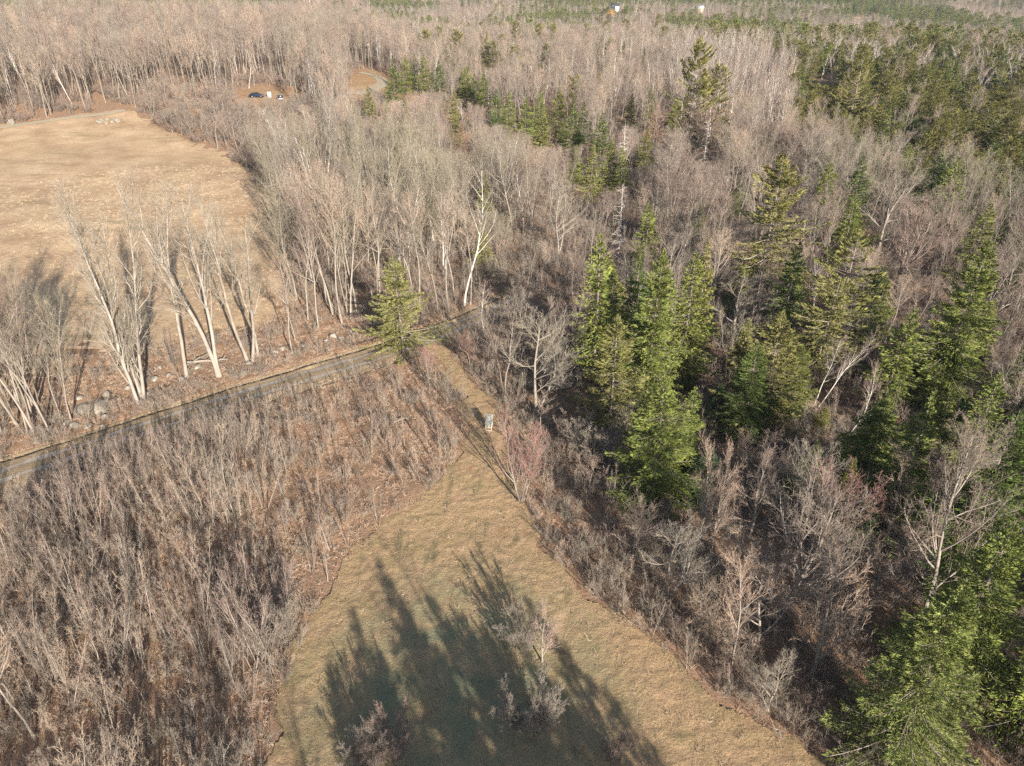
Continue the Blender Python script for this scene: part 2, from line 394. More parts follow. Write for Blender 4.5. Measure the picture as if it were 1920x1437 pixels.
tag(link('ground', b.mesh('ground', M['litter'], True)), 'brown forest floor of fallen leaves reaching to the far hills', None, None, 'structure')
def sheet(name, poly, cell, mat, label, lift, edge=.8, hf=None):
    P = np.array(poly); x0, y0 = P.min(0) - 1; x1, y1 = P.max(0) + 1
    xs = np.arange(x0, x1, cell); ys = np.arange(y0, y1, cell); X, Y = np.meshgrid(xs, ys)
    cx = X[:-1, :-1] + cell / 2; cy = Y[:-1, :-1] + cell / 2
    wx = cx + (vnoise(cx, cy, 2.2, 3) - .5) * 2 * edge + (vnoise(cx, cy, .7, 8) - .5) * edge; wy = cy + (vnoise(cx, cy, 2.2, 13) - .5) * 2 * edge + (vnoise(cx, cy, .7, 21) - .5) * edge
    keep = inpoly(wx, wy, poly)
    Kp = np.zeros(X.shape); Kp[:-1, :-1] = keep
    for _ in range(4): Kp = (Kp + np.roll(Kp, 1, 0) + np.roll(Kp, -1, 0)) / 3; Kp = (Kp + np.roll(Kp, 1, 1) + np.roll(Kp, -1, 1)) / 3
    Z = hgt(X, Y) + lift + (hf(X, Y) * Kp ** 2 if hf else 0) - (1 - np.clip(Kp * 2 - 1, 0, 1)) * (lift - .004)
    I = np.arange(X.size).reshape(X.shape)
    F = np.stack([I[:-1, :-1], I[:-1, 1:], I[1:, 1:], I[1:, :-1]], -1)[keep]
    used = np.unique(F); mp = -np.ones(X.size, int); mp[used] = np.arange(len(used))
    b = Buf(); b.add(np.stack([X, Y, Z], -1).reshape(-1, 3)[used], mp[F]); 
    return tag(link(name, b.mesh(name, mat, True)), label, None, None, 'structure')
sheet('meadow', MEADOW, .8, M['straw'], 'open field of pale straw coloured grass at upper left', .05, 2.5)
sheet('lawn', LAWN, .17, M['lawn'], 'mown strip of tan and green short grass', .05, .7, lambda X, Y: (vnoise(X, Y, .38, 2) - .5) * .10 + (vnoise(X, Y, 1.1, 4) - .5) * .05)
sheet('clearing', YARD, 2, M['sand'], 'sandy orange clearing around the parked cars', .12, 5)
sheet('distant_field', FARFIELD, 8, M['straw'], 'small tan field far off at the top right', 1.2, 12)
def ribbon(name, L, prof, uvmats, label, lift=0.0):
    """strip along polyline L; prof = [(offset, dz, material index to next)]"""
    T = np.gradient(L, axis=0); T = T / np.linalg.norm(T, axis=1, keepdims=True); Nn = np.c_[-T[:, 1], T[:, 0]]
    n = len(L); m = len(prof); V = np.zeros((n, m, 3)); cz = hgt(L[:, 0], L[:, 1])
    for j, (o, dz, _) in enumerate(prof):
        oo = o + (vnoise(L[:, 0], L[:, 1], 1.6, j * 3 + 1) - .5) * (.45 if 0 < j < m - 1 else 0)
        V[:, j, :2] = L + Nn * oo[:, None]; 
        V[:, j, 2] = (hgt(V[:, j, 0], V[:, j, 1]) if j in (0, m - 1) else cz * .5 + hgt(V[:, j, 0], V[:, j, 1]) * .5) + dz + lift
    I = np.arange(n * m).reshape(n, m); F = np.stack([I[:-1, :-1], I[:-1, 1:], I[1:, 1:], I[1:, :-1]], -1)[:, :, ::-1]
    b = Buf()
    b.add(V, F.reshape(-1, 4)); b.m = [np.tile([p[2] for p in prof[:-1]], n - 1)]
    return tag(link(name, b.mesh(name, uvmats, True)), label, None, None, 'structure')
TF = dense(TRACK, .35)
ribbon('track', TF, [(-3.28, -.12, 1), (-2.18, .02, 1), (-1.47, .10, 0), (-0.8, .04, 1), (-0.38, .10, 1), (0.38, .10, 0), (0.97, .03, 1), (1.39, .07, 1), (1.68, .12, 1), (1.97, .10, 1), (2.1, -.42, 1), (2.35, -.40, 1), (2.56, .06, 1), (3.28, -.10, 1)], [M['gravel'], M['verge']], 'two rutted gravel farm track with a ditch along its far edge')
sheet('clearing', YARD2, 2, M['sand'], 'small sandy orange clearing with a curved drive', .12, 5)
ribbon('path', LOOP, [(-2.2, .14, 0), (-1, .2, 0), (0, .24, 0), (1, .2, 0), (2.2, .14, 0)], [M['faint']], 'pale curved drive looping through the sandy clearing', .05)
ribbon('field_path', dense(world_poly([(-200, 262), (0, 240), (110, 224), (205, 213), (232, 207)]), 3), [(-1.6, .06, 0), (-.8, .12, 0), (.8, .12, 0), (1.6, .06, 0)], [M['faint']], 'faint grey track along the top edge of the straw field', .08)

# ------------------------------------------------------------------ instancing (stuff only) : one object, points -> protos
PROTO_N = 0
def scatter(name, protos, P, rotz, sc, idx, label, tilt=None, cat=None):
    """one stuff object: geometry nodes put proto[idx] on every point"""
    global PROTO_N; PROTO_N += 1
    c = bpy.data.collections.new('protos_%02d' % PROTO_N)
    for k, me in enumerate(protos):
        o = bpy.data.objects.new('p%02d_%02d' % (PROTO_N, k), me); c.objects.link(o)
    me = bpy.data.meshes.new(name); n = len(P); me.vertices.add(n); me.vertices.foreach_set('co', np.asarray(P, np.float32).ravel())
    rot = np.zeros((n, 3), np.float32); rot[:, 2] = rotz
    if tilt is not None: rot[:, :2] = tilt
    sc = np.asarray(sc, np.float32)
    if sc.ndim == 1: sc = np.repeat(sc[:, None], 3, 1)
    a = me.attributes.new('rt', 'FLOAT_VECTOR', 'POINT'); a.data.foreach_set('vector', rot.ravel())
    a = me.attributes.new('sc', 'FLOAT_VECTOR', 'POINT'); a.data.foreach_set('vector', sc.ravel())
    a = me.attributes.new('ix', 'INT', 'POINT'); a.data.foreach_set('value', np.asarray(idx, np.int32))
    o = link(name, me); tag(o, label, cat, None, 'stuff')
    ng = bpy.data.node_groups.new(name, 'GeometryNodeTree')
    ng.interface.new_socket('Geometry', in_out='INPUT', socket_type='NodeSocketGeometry'); ng.interface.new_socket('Geometry', in_out='OUTPUT', socket_type='NodeSocketGeometry')
    gi = ng.nodes.new('NodeGroupInput'); go = ng.nodes.new('NodeGroupOutput'); ip = ng.nodes.new('GeometryNodeInstanceOnPoints')
    ci = ng.nodes.new('GeometryNodeCollectionInfo'); ci.inputs['Collection'].default_value = c; ci.inputs['Separate Children'].default_value = True; ci.inputs['Reset Children'].default_value = True
    def att(nm, t):
        x = ng.nodes.new('GeometryNodeInputNamedAttribute'); x.data_type = t; x.inputs['Name'].default_value = nm; return x.outputs[0]
    L = ng.links.new
    L(gi.outputs[0], ip.inputs['Points']); L(ci.outputs[0], ip.inputs['Instance']); ip.inputs['Pick Instance'].default_value = True
    L(att('ix', 'INT'), ip.inputs['Instance Index']); L(att('sc', 'FLOAT_VECTOR'), ip.inputs['Scale'])
    er = ng.nodes.new('FunctionNodeEulerToRotation'); L(att('rt', 'FLOAT_VECTOR'), er.inputs[0]); L(er.outputs[0], ip.inputs['Rotation'])
    L(ip.outputs[0], go.inputs[0])
    md = o.modifiers.new('scatter', 'NODES'); md.node_group = ng
    return o
def joined(tc, name):
    """trunk and crown meshes as one two-material mesh for the distant copies"""
    b = Buf(); mats = []
    for mi, me in enumerate(tc):
        n = len(me.vertices); v = np.zeros(n * 3, np.float32); me.vertices.foreach_get('co', v)
        f = np.zeros(len(me.loops), np.int32); me.loops.foreach_get('vertex_index', f); b.add(v, f.reshape(-1, 4), mi); mats.append(me.materials[0])
    return b.mesh(name, mats)

# ------------------------------------------------------------------ prototypes
TALL = [bare_tree(100 + i, h=17, r=[.11, .13, .12, .14, .11, .12, .12, .10][i], stems=[1, 1, 2, 1, 3, 1, 1, 2][i], spread=.16, n1=[15, 17, 11, 15, 9, 16, 14, 12][i], n2=6, n3=5, n4=3, a1=[.55, .7, .5, .8, .45, .6, .5, .65][i], l1=[.34, .30, .32, .38, .3, .36, .4, .3][i], t0=[.4, .5, .35, .3, .3, .4, .25, .45][i], mats=(['grey_bark', 'pale_bark', 'grey_bark', 'grey_bark', 'grey_bark', 'grey_bark', 'grey_bark', 'pale_bark'][i], ['grey_twig', 'tan_twig', 'mauve_twig', 'grey_twig', 'olive_twig', 'mauve_twig', 'rosy_twig', 'rosy_twig'][i]), twig=.007, K=10, dis=.3) for i in range(8)]
SPREAD = [bare_tree(130 + i, h=11.5, r=.24, stems=[1, 2, 1][i], spread=.3, n1=14, n2=8, n3=6, n4=4, a1=.95, l1=.6, t0=.22, up1=.10, wob=.12, mats=('grey_bark', ['grey_twig', 'mauve_twig', 'olive_twig'][i]), twig=.009, dis=.3) for i in range(3)]
BIRCH = [bare_tree(140 + i, h=15, r=.11, stems=[1, 2, 3][i], spread=.2, n1=15, n2=6, n3=4, n4=3, a1=.55, l1=.26, t0=.4, mats=('birch_bark', 'mauve_twig'), twig=.008, dis=.25) for i in range(3)]
FARBARE = [joined(bare_tree(150 + i, h=16, r=.13, stems=[1, 2, 1, 1][i], spread=.15, n1=12, n2=6, n3=5, n4=0, a1=.6, l1=.36, t0=.4, mats=('grey_bark', ['grey_twig', 'mauve_twig', 'rosy_twig', 'tan_twig'][i]), twig=.014, K=6), 'far_bare') for i in range(4)]
FARBIRCH = joined(bare_tree(158, h=16, r=.16, stems=2, spread=.15, n1=11, n2=5, n3=4, n4=0, a1=.45, l1=.28, t0=.35, mats=('birch_bark', 'mauve_twig'), twig=.016, K=6), 'far_birch')
SAP = [bare_tree(160 + i, h=5.2, r=.035, stems=[1, 3, 4, 2, 3, 6][i], spread=[.1, .13, .16, .12, .2, .3][i], n1=[11, 8, 7, 9, 8, 5][i], n2=4, n3=3, n4=2, a1=.42, l1=.24, t0=.22, up1=.22, wob=.05, mats=(['pale_bark', 'grey_bark', 'grey_bark', 'pale_bark', 'grey_bark', 'grey_bark'][i], ['tan_twig', 'grey_twig', 'mauve_twig', 'tan_twig', 'rosy_twig', 'rosy_twig'][i]), twig=.0055, dis=.3, K=6) for i in range(6)]
SHRUB = [bare_tree(180 + i, h=1.9, r=.014, stems=[9, 14, 12][i], spread=.75, n1=6, n2=4, n3=3, n4=0, a1=.6, l1=.45, t0=.15, up1=.12, wob=.12, mats=('grey_bark', ['mauve_twig', 'grey_twig', 'tan_twig'][i]), twig=.006, dis=.25, K=4) for i in range(3)]
BUSH = [bare_tree(185 + i, h=4, r=.035, stems=[10, 13][i], spread=.5, n1=11, n2=7, n3=5, n4=4, a1=.5, l1=.36, t0=.12, up1=.12, wob=.08, mats=('grey_bark', ['mauve_twig', 'grey_twig'][i]), twig=.006, dis=.3, K=5) for i in range(2)]
REDB = [bare_tree(190 + i, h=8.3, r=.09, stems=[3, 4][i], spread=.3, n1=12, n2=6, n3=5, n4=3, a1=.5, l1=.42, t0=.2, up1=.18, mats=('pale_bark', 'red_twig'), twig=.008, dis=.12) for i in range(2)]
kw = dict(step=.42, per=6, spr=24, sl=.46, sw=.085)
SPRUCE = [conifer(200 + i, 15, [2.3, 2.7, 2.0, 2.5][i], [.1, .08, .14, .1][i], mats=('fir_bark', ['spruce', 'spruce', 'olive_spruce', 'dark_spruce'][i]), **kw) for i in range(4)]
OLIVE = [conifer(210 + i, 16, 3.5, .16, step=.55, per=5, spr=34, sl=.55, sw=.08, droop=-.05, tipup=.15, irr=.45, conic=.6, mats=('fir_bark', 'olive_spruce'), tufts=bool(i)) for i in range(2)]
PINE = [conifer(220 + i, 17, 3.8, .25, step=.75, per=6, spr=42, sl=.5, sw=.09, droop=.05, tipup=.2, irr=.4, conic=.45, mats=('fir_bark', 'pine'), tufts=True) for i in range(2)]
FARCON = [joined(conifer(230 + i, [13, 13, 15, 15][i], [2.3, 2.0, 3.2, 3.4][i], .06, step=.8, per=5, spr=9, sl=.9, sw=.2, irr=.3, conic=[.85, .9, .55, .5][i], mats=('fir_bark', ['dark_spruce', 'spruce', 'spruce', 'pine'][i])), 'far_conifer') for i in range(4)]
LARCH = [conifer(240, 12, 2.2, .1, step=.45, per=6, spr=16, sl=.5, sw=.03, droop=0, mats=('fir_bark', 'larch'))]
HEROS = [conifer(250, 14.3, 3.3, .04, step=.30, per=9, spr=95, sl=.30, sw=.036, irr=.16, mats=('fir_bark', 'fir')),
         conifer(251, 14, 2.9, .05, step=.34, per=8, spr=60, sl=.34, sw=.045, irr=.2, mats=('fir_bark', 'spruce')),
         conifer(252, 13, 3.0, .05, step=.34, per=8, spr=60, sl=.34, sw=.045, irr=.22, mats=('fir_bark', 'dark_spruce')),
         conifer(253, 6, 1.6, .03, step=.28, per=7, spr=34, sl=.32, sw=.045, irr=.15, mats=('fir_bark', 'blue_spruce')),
         conifer(254, 13, 3.2, .05, step=.42, per=7, spr=44, sl=.42, sw=.055, irr=.35, droop=-.06, mats=('fir_bark', 'olive_spruce'))]

def place(name, meshes, x, y, label, cat, group=None, s=1.0, rz=None, tilt=(0, 0), sz=None, z=None):
    e = bpy.data.objects.new(name, None); COL.objects.link(e); e.empty_display_size = .3
    e.location = (x, y, zat(x, y) if z is None else z); e.rotation_euler = (tilt[0], tilt[1], random.random() * 6.283 if rz is None else rz)
    e.scale = (s, s, sz or s); tag(e, label, cat, group)
    for nm, me in zip(('trunk', 'crown'), meshes): link(nm, me, e)
    return e
HERO_XY = []
def hero(name, meshes, u, v, h, base_h, label, cat='tree', group=None, w=1.0, rz=None):
    """top of the tree at photo pixel (u, v), real height h"""
    x, y = topat(u, v, h); HERO_XY.append((x, y, h * .12 + .8)); s = h / base_h
    return place(name, meshes, x, y, label, cat, group, s * w, rz, sz=s)
def based(name, meshes, u, v, h, base_h, label, cat='tree', group=None, w=1.0, rz=None, tilt=(0, 0)):
    x, y = hit(u, v); HERO_XY.append((x, y, h * .12 + .5)); s = h / base_h
    return place(name, meshes, x, y, label, cat, group, s * w, rz, tilt, sz=s)

# ------------------------------------------------------------------ single conifers of the photo
hero('spruce', HEROS[0], 1810, 1095, 14.3, 14.3, 'broad silvery green spruce filling the bottom right corner, nearest tree to the camera', w=.82)
hero('spruce', HEROS[1], 1905, 985, 13.8, 14, 'deep green spruce cut by the right edge just above the big corner spruce')
hero('spruce', HEROS[2], 1915, 775, 15, 13, 'tall dark green spruce on the right edge behind a bare grey tree')
hero('spruce', HEROS[1], 1243, 462, 17.5, 14, 'tall yellow green spruce with a sharp pointed tip, centre of the spruce clump', w=.82)
hero('spruce', SPRUCE[0], 1130, 436, 17, 15, 'tall slim green spruce at the left front of the spruce clump', w=.95)
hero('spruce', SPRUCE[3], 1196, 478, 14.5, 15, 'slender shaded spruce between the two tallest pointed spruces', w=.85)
hero('spruce', SPRUCE[1], 1306, 468, 16, 15, 'green spruce just right of the sharp tipped tallest spruce', w=.9)
hero('spruce', SPRUCE[2], 1332, 446, 16, 15, 'olive spruce rising behind the right side of the spruce clump', w=.8)
hero('spruce', HEROS[4], 1160, 588, 12.6, 13, 'broad olive spruce with brown cones below the slim left spruce', w=.85)
hero('spruce', HEROS[1], 1252, 700, 12.5, 14, 'wide bushy yellow green spruce at the foot of the spruce clump', w=1.22)
hero('spruce', SPRUCE[0], 1300, 718, 9.5, 15, 'narrow green spruce tucked against the wide bushy one', w=1.1)
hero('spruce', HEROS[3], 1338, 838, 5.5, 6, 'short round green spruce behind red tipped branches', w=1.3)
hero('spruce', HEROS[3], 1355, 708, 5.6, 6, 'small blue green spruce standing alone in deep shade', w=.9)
hero('pine', OLIVE[0], 1468, 292, 19.7, 16, 'tall ragged olive conifer with a narrow crooked top right of centre', w=.86)
hero('spruce', SPRUCE[3], 1497, 455, 13, 15, 'dark green spruce at the foot of the ragged olive conifer', w=1.0)
hero('spruce', HEROS[4], 1472, 575, 13, 13, 'broad mixed green spruce with a bare tree growing through it', w=.95)
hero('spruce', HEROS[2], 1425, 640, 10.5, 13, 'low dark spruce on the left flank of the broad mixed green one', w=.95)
hero('spruce', HEROS[1], 1508, 645, 8.2, 14, 'young vivid green spruce beside the leaning white birch', w=1.1)
hero('pine', OLIVE[1], 1612, 436, 16.5, 16, 'wide olive conifer with a pale visible trunk among grey trees', w=1.0)
hero('pine', OLIVE[0], 1570, 520, 13, 16, 'shaggy olive conifer left below the wide pale trunked one', w=.9)
hero('spruce', SPRUCE[0], 1710, 578, 11.5, 15, 'grey green spruce with a twin stemmed birch at its side', w=1.2)
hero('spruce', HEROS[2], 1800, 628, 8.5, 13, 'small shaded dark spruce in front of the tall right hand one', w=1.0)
hero('spruce', HEROS[1], 1857, 452, 18, 14, 'very tall broad green spruce near the right edge, half in shade', w=.92)
hero('spruce', SPRUCE[3], 1830, 520, 13, 15, 'dark lower spruce leaning against the very tall right hand one', w=1.0)
hero('spruce', HEROS[1], 1662, 738, 10.6, 14, 'full bright green spruce between red tips and the slim yellow topped spruce', w=1.25)
hero('spruce', SPRUCE[0], 1747, 732, 13.2, 15, 'slim spruce with a yellow orange leader above a white stem', w=.85)
hero('spruce', SPRUCE[2], 1603, 858, 8.8, 15, 'slim pale olive spruce left of the full bright green one', w=1.0)
hero('spruce', HEROS[3], 1630, 930, 5.5, 6, 'short spruce almost hidden under the slim pale olive one', w=1.0)
hero('spruce', SPRUCE[1], 1880, 700, 11, 15, 'green spruce behind the bare tree at the right edge')
hero('spruce', HEROS[4], 741, 478, 12, 13, 'lone yellow green spruce with brown patches beside the gravel track', w=1.02)
LAND = [(1810, 1250, 'big silvery corner spruce'), (1243, 600, 'tallest sharp tipped spruce'), (741, 570, 'lone roadside spruce'), (868, 420, 'tall white birch past the track'), (240, 560, 'many stemmed roadside maple'), (310, 540, 'straight leaning maple'), (395, 500, 'thick forked maple'), (170, 780, 'roadside boulder pile'),
 (917, 795, 'grey wooden stand'), (985, 870, 'red tipped maple by the grass'), (1005, 680, 'pale spreading tree by the grass'), (505, 850, 'single pale stone in the brush'), (608, 1040, 'thin sapling at the grass edge'), (525, 1170, 'rounded bush at the grass edge'), (425, 1195, 'antler like sapling'), (992, 1330, 'round bush on the grass'), (1380, 1140, 'slim trunk at the lower right grass edge'),
 (1545, 1180, 'pale tree with drooping boughs'), (1470, 1000, 'large thick trunked bare tree'), (1555, 930, 'red tipped tree among the spruces'), (1355, 760, 'small blue green spruce'), (1560, 680, 'leaning white birch'), (1468, 400, 'ragged olive conifer'), (1612, 550, 'wide pale trunked conifer'), (1857, 580, 'very tall right hand spruce'), (1690, 450, 'great spreading bare tree'),
 (1312, 140, 'towering dark pine'), (1622, 150, 'lone dark pine at upper right'), (968, 60, 'pale rounded far pine'), (205, 227, 'fire ring'), (22, 232, 'tan corner boulder'), (482, 180, 'dark parked sedan'), (1175, 290, 'silvery dead snag'), (1130, 560, 'slim left spruce of the clump'), (1345, 225, 'orange brown larch'), (1145, 24, 'far orange house'), (700, 160, 'curved drive in the clearing'),
 (790, 150, 'left end of the conifer band'), (1100, 230, 'darkest spruces of the conifer band'), (1045, 400, 'pale tree with crooked arching limbs'), (465, 560, 'twin stemmed roadside maple'), (60, 620, 'leaning clump at the left edge'), (30, 1160, 'slim trunk leaning in at the left'), (55, 1330, 'leaning trunk in the bottom left corner'), (803, 690, 'small red twigged thicket'), (1305, 950, 'pale tree with red shoots'), (1662, 820, 'full bright green spruce'), (1747, 850, 'slim yellow topped spruce'), (1090, 850, 'grey arching bushes')]
GEN = []
ORD = ['nearest', 'second nearest', 'third nearest', 'fourth nearest', 'fifth nearest', 'sixth nearest', 'seventh nearest', 'eighth nearest', 'ninth nearest', 'tenth nearest', 'eleventh nearest', 'twelfth nearest', 'thirteenth nearest', 'fourteenth nearest', 'fifteenth nearest', 'sixteenth nearest', 'seventeenth nearest', 'eighteenth nearest', 'nineteenth nearest', 'twentieth nearest', 'farther']
def gen(o, phrase, h):
    u_, v_ = pix(np.float64(o.location.x), np.float64(o.location.y), o.location.z + h * .55); GEN.append((o, phrase, float(u_), float(v_)))
def label_by_landmark():
    D = {}
    for o, ph, u_, v_ in GEN:
        if not (-30 < u_ < 1950 and -60 < v_ < 1470): continue
        k = min(range(len(LAND)), key=lambda i: (LAND[i][0] - u_) ** 2 + (LAND[i][1] - v_) ** 2); dx, dy = u_ - LAND[k][0], v_ - LAND[k][1]
        d_ = ('right of' if dx > 0 else 'left of') if abs(dx) > abs(dy) else ('below' if dy > 0 else 'above')
        D.setdefault((ph, k, d_), []).append((math.hypot(dx, dy), o))
    for (ph, k, d_), L in D.items():
        L.sort(key=lambda t: t[0])
        for i, (_, o) in enumerate(L):
            if i >= 20: continue
            o['label'] = ('%s %s %s the %s' % (ORD[min(i, 20)], ph, d_, LAND[k][2])) if len(L) > 1 else '%s just %s the %s' % (ph, d_, LAND[k][2])
HEROG = [
 (760, 112, 13, 0, 'dark'), (795, 108, 14, 1, ''), (822, 116, 13, 3, ''), (735, 120, 14, 3, ''), (690, 165, 10, 2, ''), (872, 128, 12, 1, ''), (890, 138, 11, 3, ''), (907, 133, 13, 0, ''), (930, 168, 12, 3, ''),
 (955, 168, 11, 1, ''), (985, 180, 12, 0, ''), (1012, 170, 12, 1, ''), (1047, 163, 13, 0, ''), (1078, 190, 13, 3, ''), (1094, 192, 12, 3, ''), (1130, 212, 12, 3, ''), (1185, 175, 11, 2, ''), (1020, 200, 12, 2, ''),
 (1112, 268, 12, 2, ''), (1148, 258, 11, 1, ''), (1215, 236, 11, 2, ''), (855, 205, 10, 2, ''), (908, 322, 9, 2, ''), (905, 410, 8, 2, ''), (1270, 180, 10, 0, ''), (1315, 195, 12, 2, ''), (850, 165, 11, 2, ''), (1170, 275, 10, 0, '')]
for (u, v, h, k, _) in HEROG:
    o_ = hero('spruce', SPRUCE[k], u, v, h, 15, 'green conifer in the band of conifers crossing the bare wood above centre', 'tree', 'conifers in the band above centre', w=1.15); gen(o_, 'green conifer', h)
hero('pine', PINE[0], 1312, 82, 25, 17, 'towering dark pine with ragged layered crown above the bare wood', w=.8)
hero('pine', PINE[1], 1352, 125, 18, 17, 'rounded pine leaning against the right side of the towering pine', w=.8)
hero('pine', PINE[0], 1622, 96, 21, 17, 'lone dark layered pine rising in front of the conifer plantation', w=.8)
hero('pine', PINE[1], 968, 42, 16, 17, 'pale yellow green rounded pine alone in the far bare wood', w=.9)
hero('spruce', SPRUCE[2], 912, 58, 17, 15, 'slim olive conifer in the far bare wood left of the pale rounded pine')
hero('pine', PINE[0], 925, 80, 13, 17, 'dark olive conifer just below the slim one in the far wood', w=.9)
hero('pine', PINE[0], 1238, 20, 18, 17, 'flat topped pine breaking the skyline of the far bare wood', w=.9)
hero('larch', LARCH[0], 1232, 190, 13, 12, 'orange brown larch behind the bare trees left of the towering pine', w=1)
hero('larch', LARCH[0], 1345, 210, 12, 12, 'orange brown larch to the right below the towering pine', w=.9)
hero('larch', LARCH[0], 862, 225, 9, 12, 'small rusty orange conifer near the left end of the conifer band', w=1)

# ------------------------------------------------------------------ single bare trees of the photo
big = lambda s, **k: bare_tree(s, **{**dict(h=24, r=.22, n1=12, n2=7, n3=5, n4=3, a1=.5, l1=.36, t0=.3, mats=('pale_bark', 'pale_twig'), twig=.008, K=12), **k})
FM = [big(301, stems=5, spread=.17, dis=.7, n1=22, n2=7, n3=5, n4=3, l1=.24, a1=.5, t0=.12, r=.24, up1=.18, twig=.01), big(302, stems=1, lean=.03, n1=12, l1=.32, r=.27, t0=.5), big(303, stems=2, spread=.09, dis=.25, n1=12, r=.29, l1=.36, t0=.28), big(304, stems=2, spread=.17, dis=.4, n1=11, l1=.34, r=.25, t0=.3)]
based('bare_tree', FM[0], 258, 757, 23, 24, 'pale many stemmed maple with a brush of upright shoots by the track')
based('bare_tree', FM[1], 350, 708, 23, 24, 'straight pale trunk leaning left, second of the big roadside maples')
based('bare_tree', FM[2], 412, 708, 24, 24, 'forked thick pale trunk, largest of the maples at the field edge', rz=1.0)
based('bare_tree', FM[3], 470, 676, 22, 24, 'twin stemmed pale maple right of the forked trunk at the field edge', rz=.4)
based('bare_tree', FM[1], 484, 668, 19, 24, 'thinner pale tree standing against the twin stemmed maple')
for k, (u, v, h, p) in enumerate([(70, 808, 19, 2), (40, 800, 20, 3), (98, 812, 15, 0), (130, 790, 14, 4), (8, 812, 19, 1), (20, 690, 18, 5), (-30, 780, 20, 0), (55, 790, 17, 4), (85, 800, 16, 7), (28, 770, 18, 2), (62, 760, 16, 5), (5, 740, 18, 7), (112, 770, 11, 0), (-8, 830, 18, 3), (48, 815, 14, 4)]):
    o_ = based('bare_tree', TALL[p], u, v, h, 17, 'leaning grey tree in the clump at the left edge above the track', group='leaning trees at the left edge'); gen(o_, 'leaning grey tree', h)
for k, (u, v, h, p) in enumerate([(548, 662, 13, 1), (556, 640, 10, 0), (598, 614, 15, 5), (638, 606, 19, 1), (652, 600, 20, 4), (668, 592, 18, 1), (580, 600, 17, 5), (628, 590, 19, 2), (612, 570, 18, 1), (700, 588, 17, 1), (715, 570, 18, 5), (560, 560, 16, 4), (585, 540, 18, 1), (790, 585, 17, 1), (775, 570, 17, 5), (822, 590, 15, 0), (838, 575, 16, 1), (850, 560, 16, 5), (885, 570, 14, 1), (760, 550, 18, 4)]):
    o_ = based('bare_tree', TALL[p], u, v, h, 17, 'pale slender tree at the front of the wood above the track', group='slender trees fronting the wood above the track'); gen(o_, 'slender pale tree', h)
based('birch', BIRCH[0], 868, 572, 20, 15, 'tall white birch with a clean straight trunk behind the end of the track')
based('birch', BIRCH[1], 760, 545, 17, 15, 'forked white birch behind the lone roadside spruce')
wide = bare_tree(310, h=12, r=.20, stems=2, spread=.16, dis=.1, n1=15, n2=8, n3=6, n4=4, a1=.95, l1=.52, t0=.25, wob=.12, mats=('pale_bark', 'pale_twig'), twig=.009)
wide2 = bare_tree(311, h=12, r=.17, stems=1, n1=22, n2=9, n3=6, n4=4, a1=.85, l1=.5, t0=.15, wob=.10, mats=('grey_bark', 'mauve_twig'), twig=.008)
wide3 = bare_tree(312, h=12, r=.13, stems=1, n1=22, n2=8, n3=5, n4=3, a1=.8, l1=.42, t0=.12, wob=.05, mats=('pale_bark', 'tan_twig'), twig=.0085)
based('bare_tree', wide, 1005, 776, 12.5, 12, 'pale grey wide spreading tree on the shaded edge right of the grass strip', rz=.6)
based('red_maple', REDB[0], 977, 942, 8.6, 8.3, 'multi stemmed maple with red tipped twigs at the edge of the grass')
based('red_maple', REDB[1], 803, 715, 5, 8.3, 'small red twigged maple thicket left of the spreading pale tree')
based('red_maple', REDB[0], 880, 690, 5, 8.3, 'low red twigged bush near the end of the track')
based('bare_tree', wide3, 1372, 1245, 10.5, 12, 'slim pale trunk standing at the grass edge lower right', w=.8)
based('bare_tree', wide2, 1462, 1165, 14.5, 12, 'large spreading bare tree with a thick grey trunk in front of the spruces')
based('bare_tree', wide3, 1525, 1272, 10, 12, 'fine branched pale tree with drooping lower boughs at lower right', w=1.2)
based('bare_tree', wide2, 1732, 1150, 16.5, 12, 'tall dark barked tree rising between the two right hand spruces', w=.8)
based('bare_tree', wide3, 1305, 1052, 11, 12, 'pale tree with red tipped shoots in front of the wide bushy spruce', w=.7)
based('bare_tree', wide3, 1335, 1030, 10, 12, 'second slender pale tree beside the red tipped one', w=.6)
based('red_maple', REDB[1], 1545, 1040, 9.5, 8.3, 'red tipped maple in front of the deep shade between spruces')
based('bare_tree', wide, 1500, 1010, 9.5, 12, 'round grey brown tree overlapping the red tipped maple')
based('bare_tree', wide2, 1405, 1010, 9, 12, 'grey brown tree with a dense twiggy crown below the small blue spruce')
based('bare_tree', wide3, 1660, 1020, 9.5, 12, 'thin grey tree beside the slim pale olive spruce', w=.8)
based('birch', BIRCH[1], 1528, 768, 11, 15, 'leaning white birch with a forked top between green spruces', tilt=(0, .28), rz=0)
based('birch', BIRCH[0], 1585, 830, 10, 15, 'pale thin birch with a rusty crown right of the leaning birch')
based('birch', BIRCH[1], 1712, 700, 12, 15, 'twin white birch stems above the grey green spruce', tilt=(0, .15), rz=0)
based('bare_tree', wide, 1045, 482, 13, 12, 'pale tree with two crooked arching limbs above the end of the track')
based('bare_tree', SPREAD[1], 1690, 545, 15, 11.5, 'great spreading bare tree with many grey limbs at right')
based('bare_tree', SPREAD[0], 1640, 490, 14, 11.5, 'wide crowned bare tree left of the great spreading one')
based('bare_tree', SPREAD[1], 1310, 300, 14, 11.5, 'spreading pale tree among the bare wood below the towering pine')
SNAG = bare_tree(320, h=13, r=.16, n1=60, n2=4, n3=0, a1=1.45, l1=.14, t0=.15, wob=.02, up1=-.04, mats=('dead_bark', 'dead_bark'), twig=.018)
hero('dead_tree', SNAG, 1175, 232, 14, 13, 'silvery dead conifer with short bare branches in the middle wood')
hero('dead_tree', SNAG, 1170, 345, 12, 13, 'second dead grey snag just below the silvery one', w=.9)
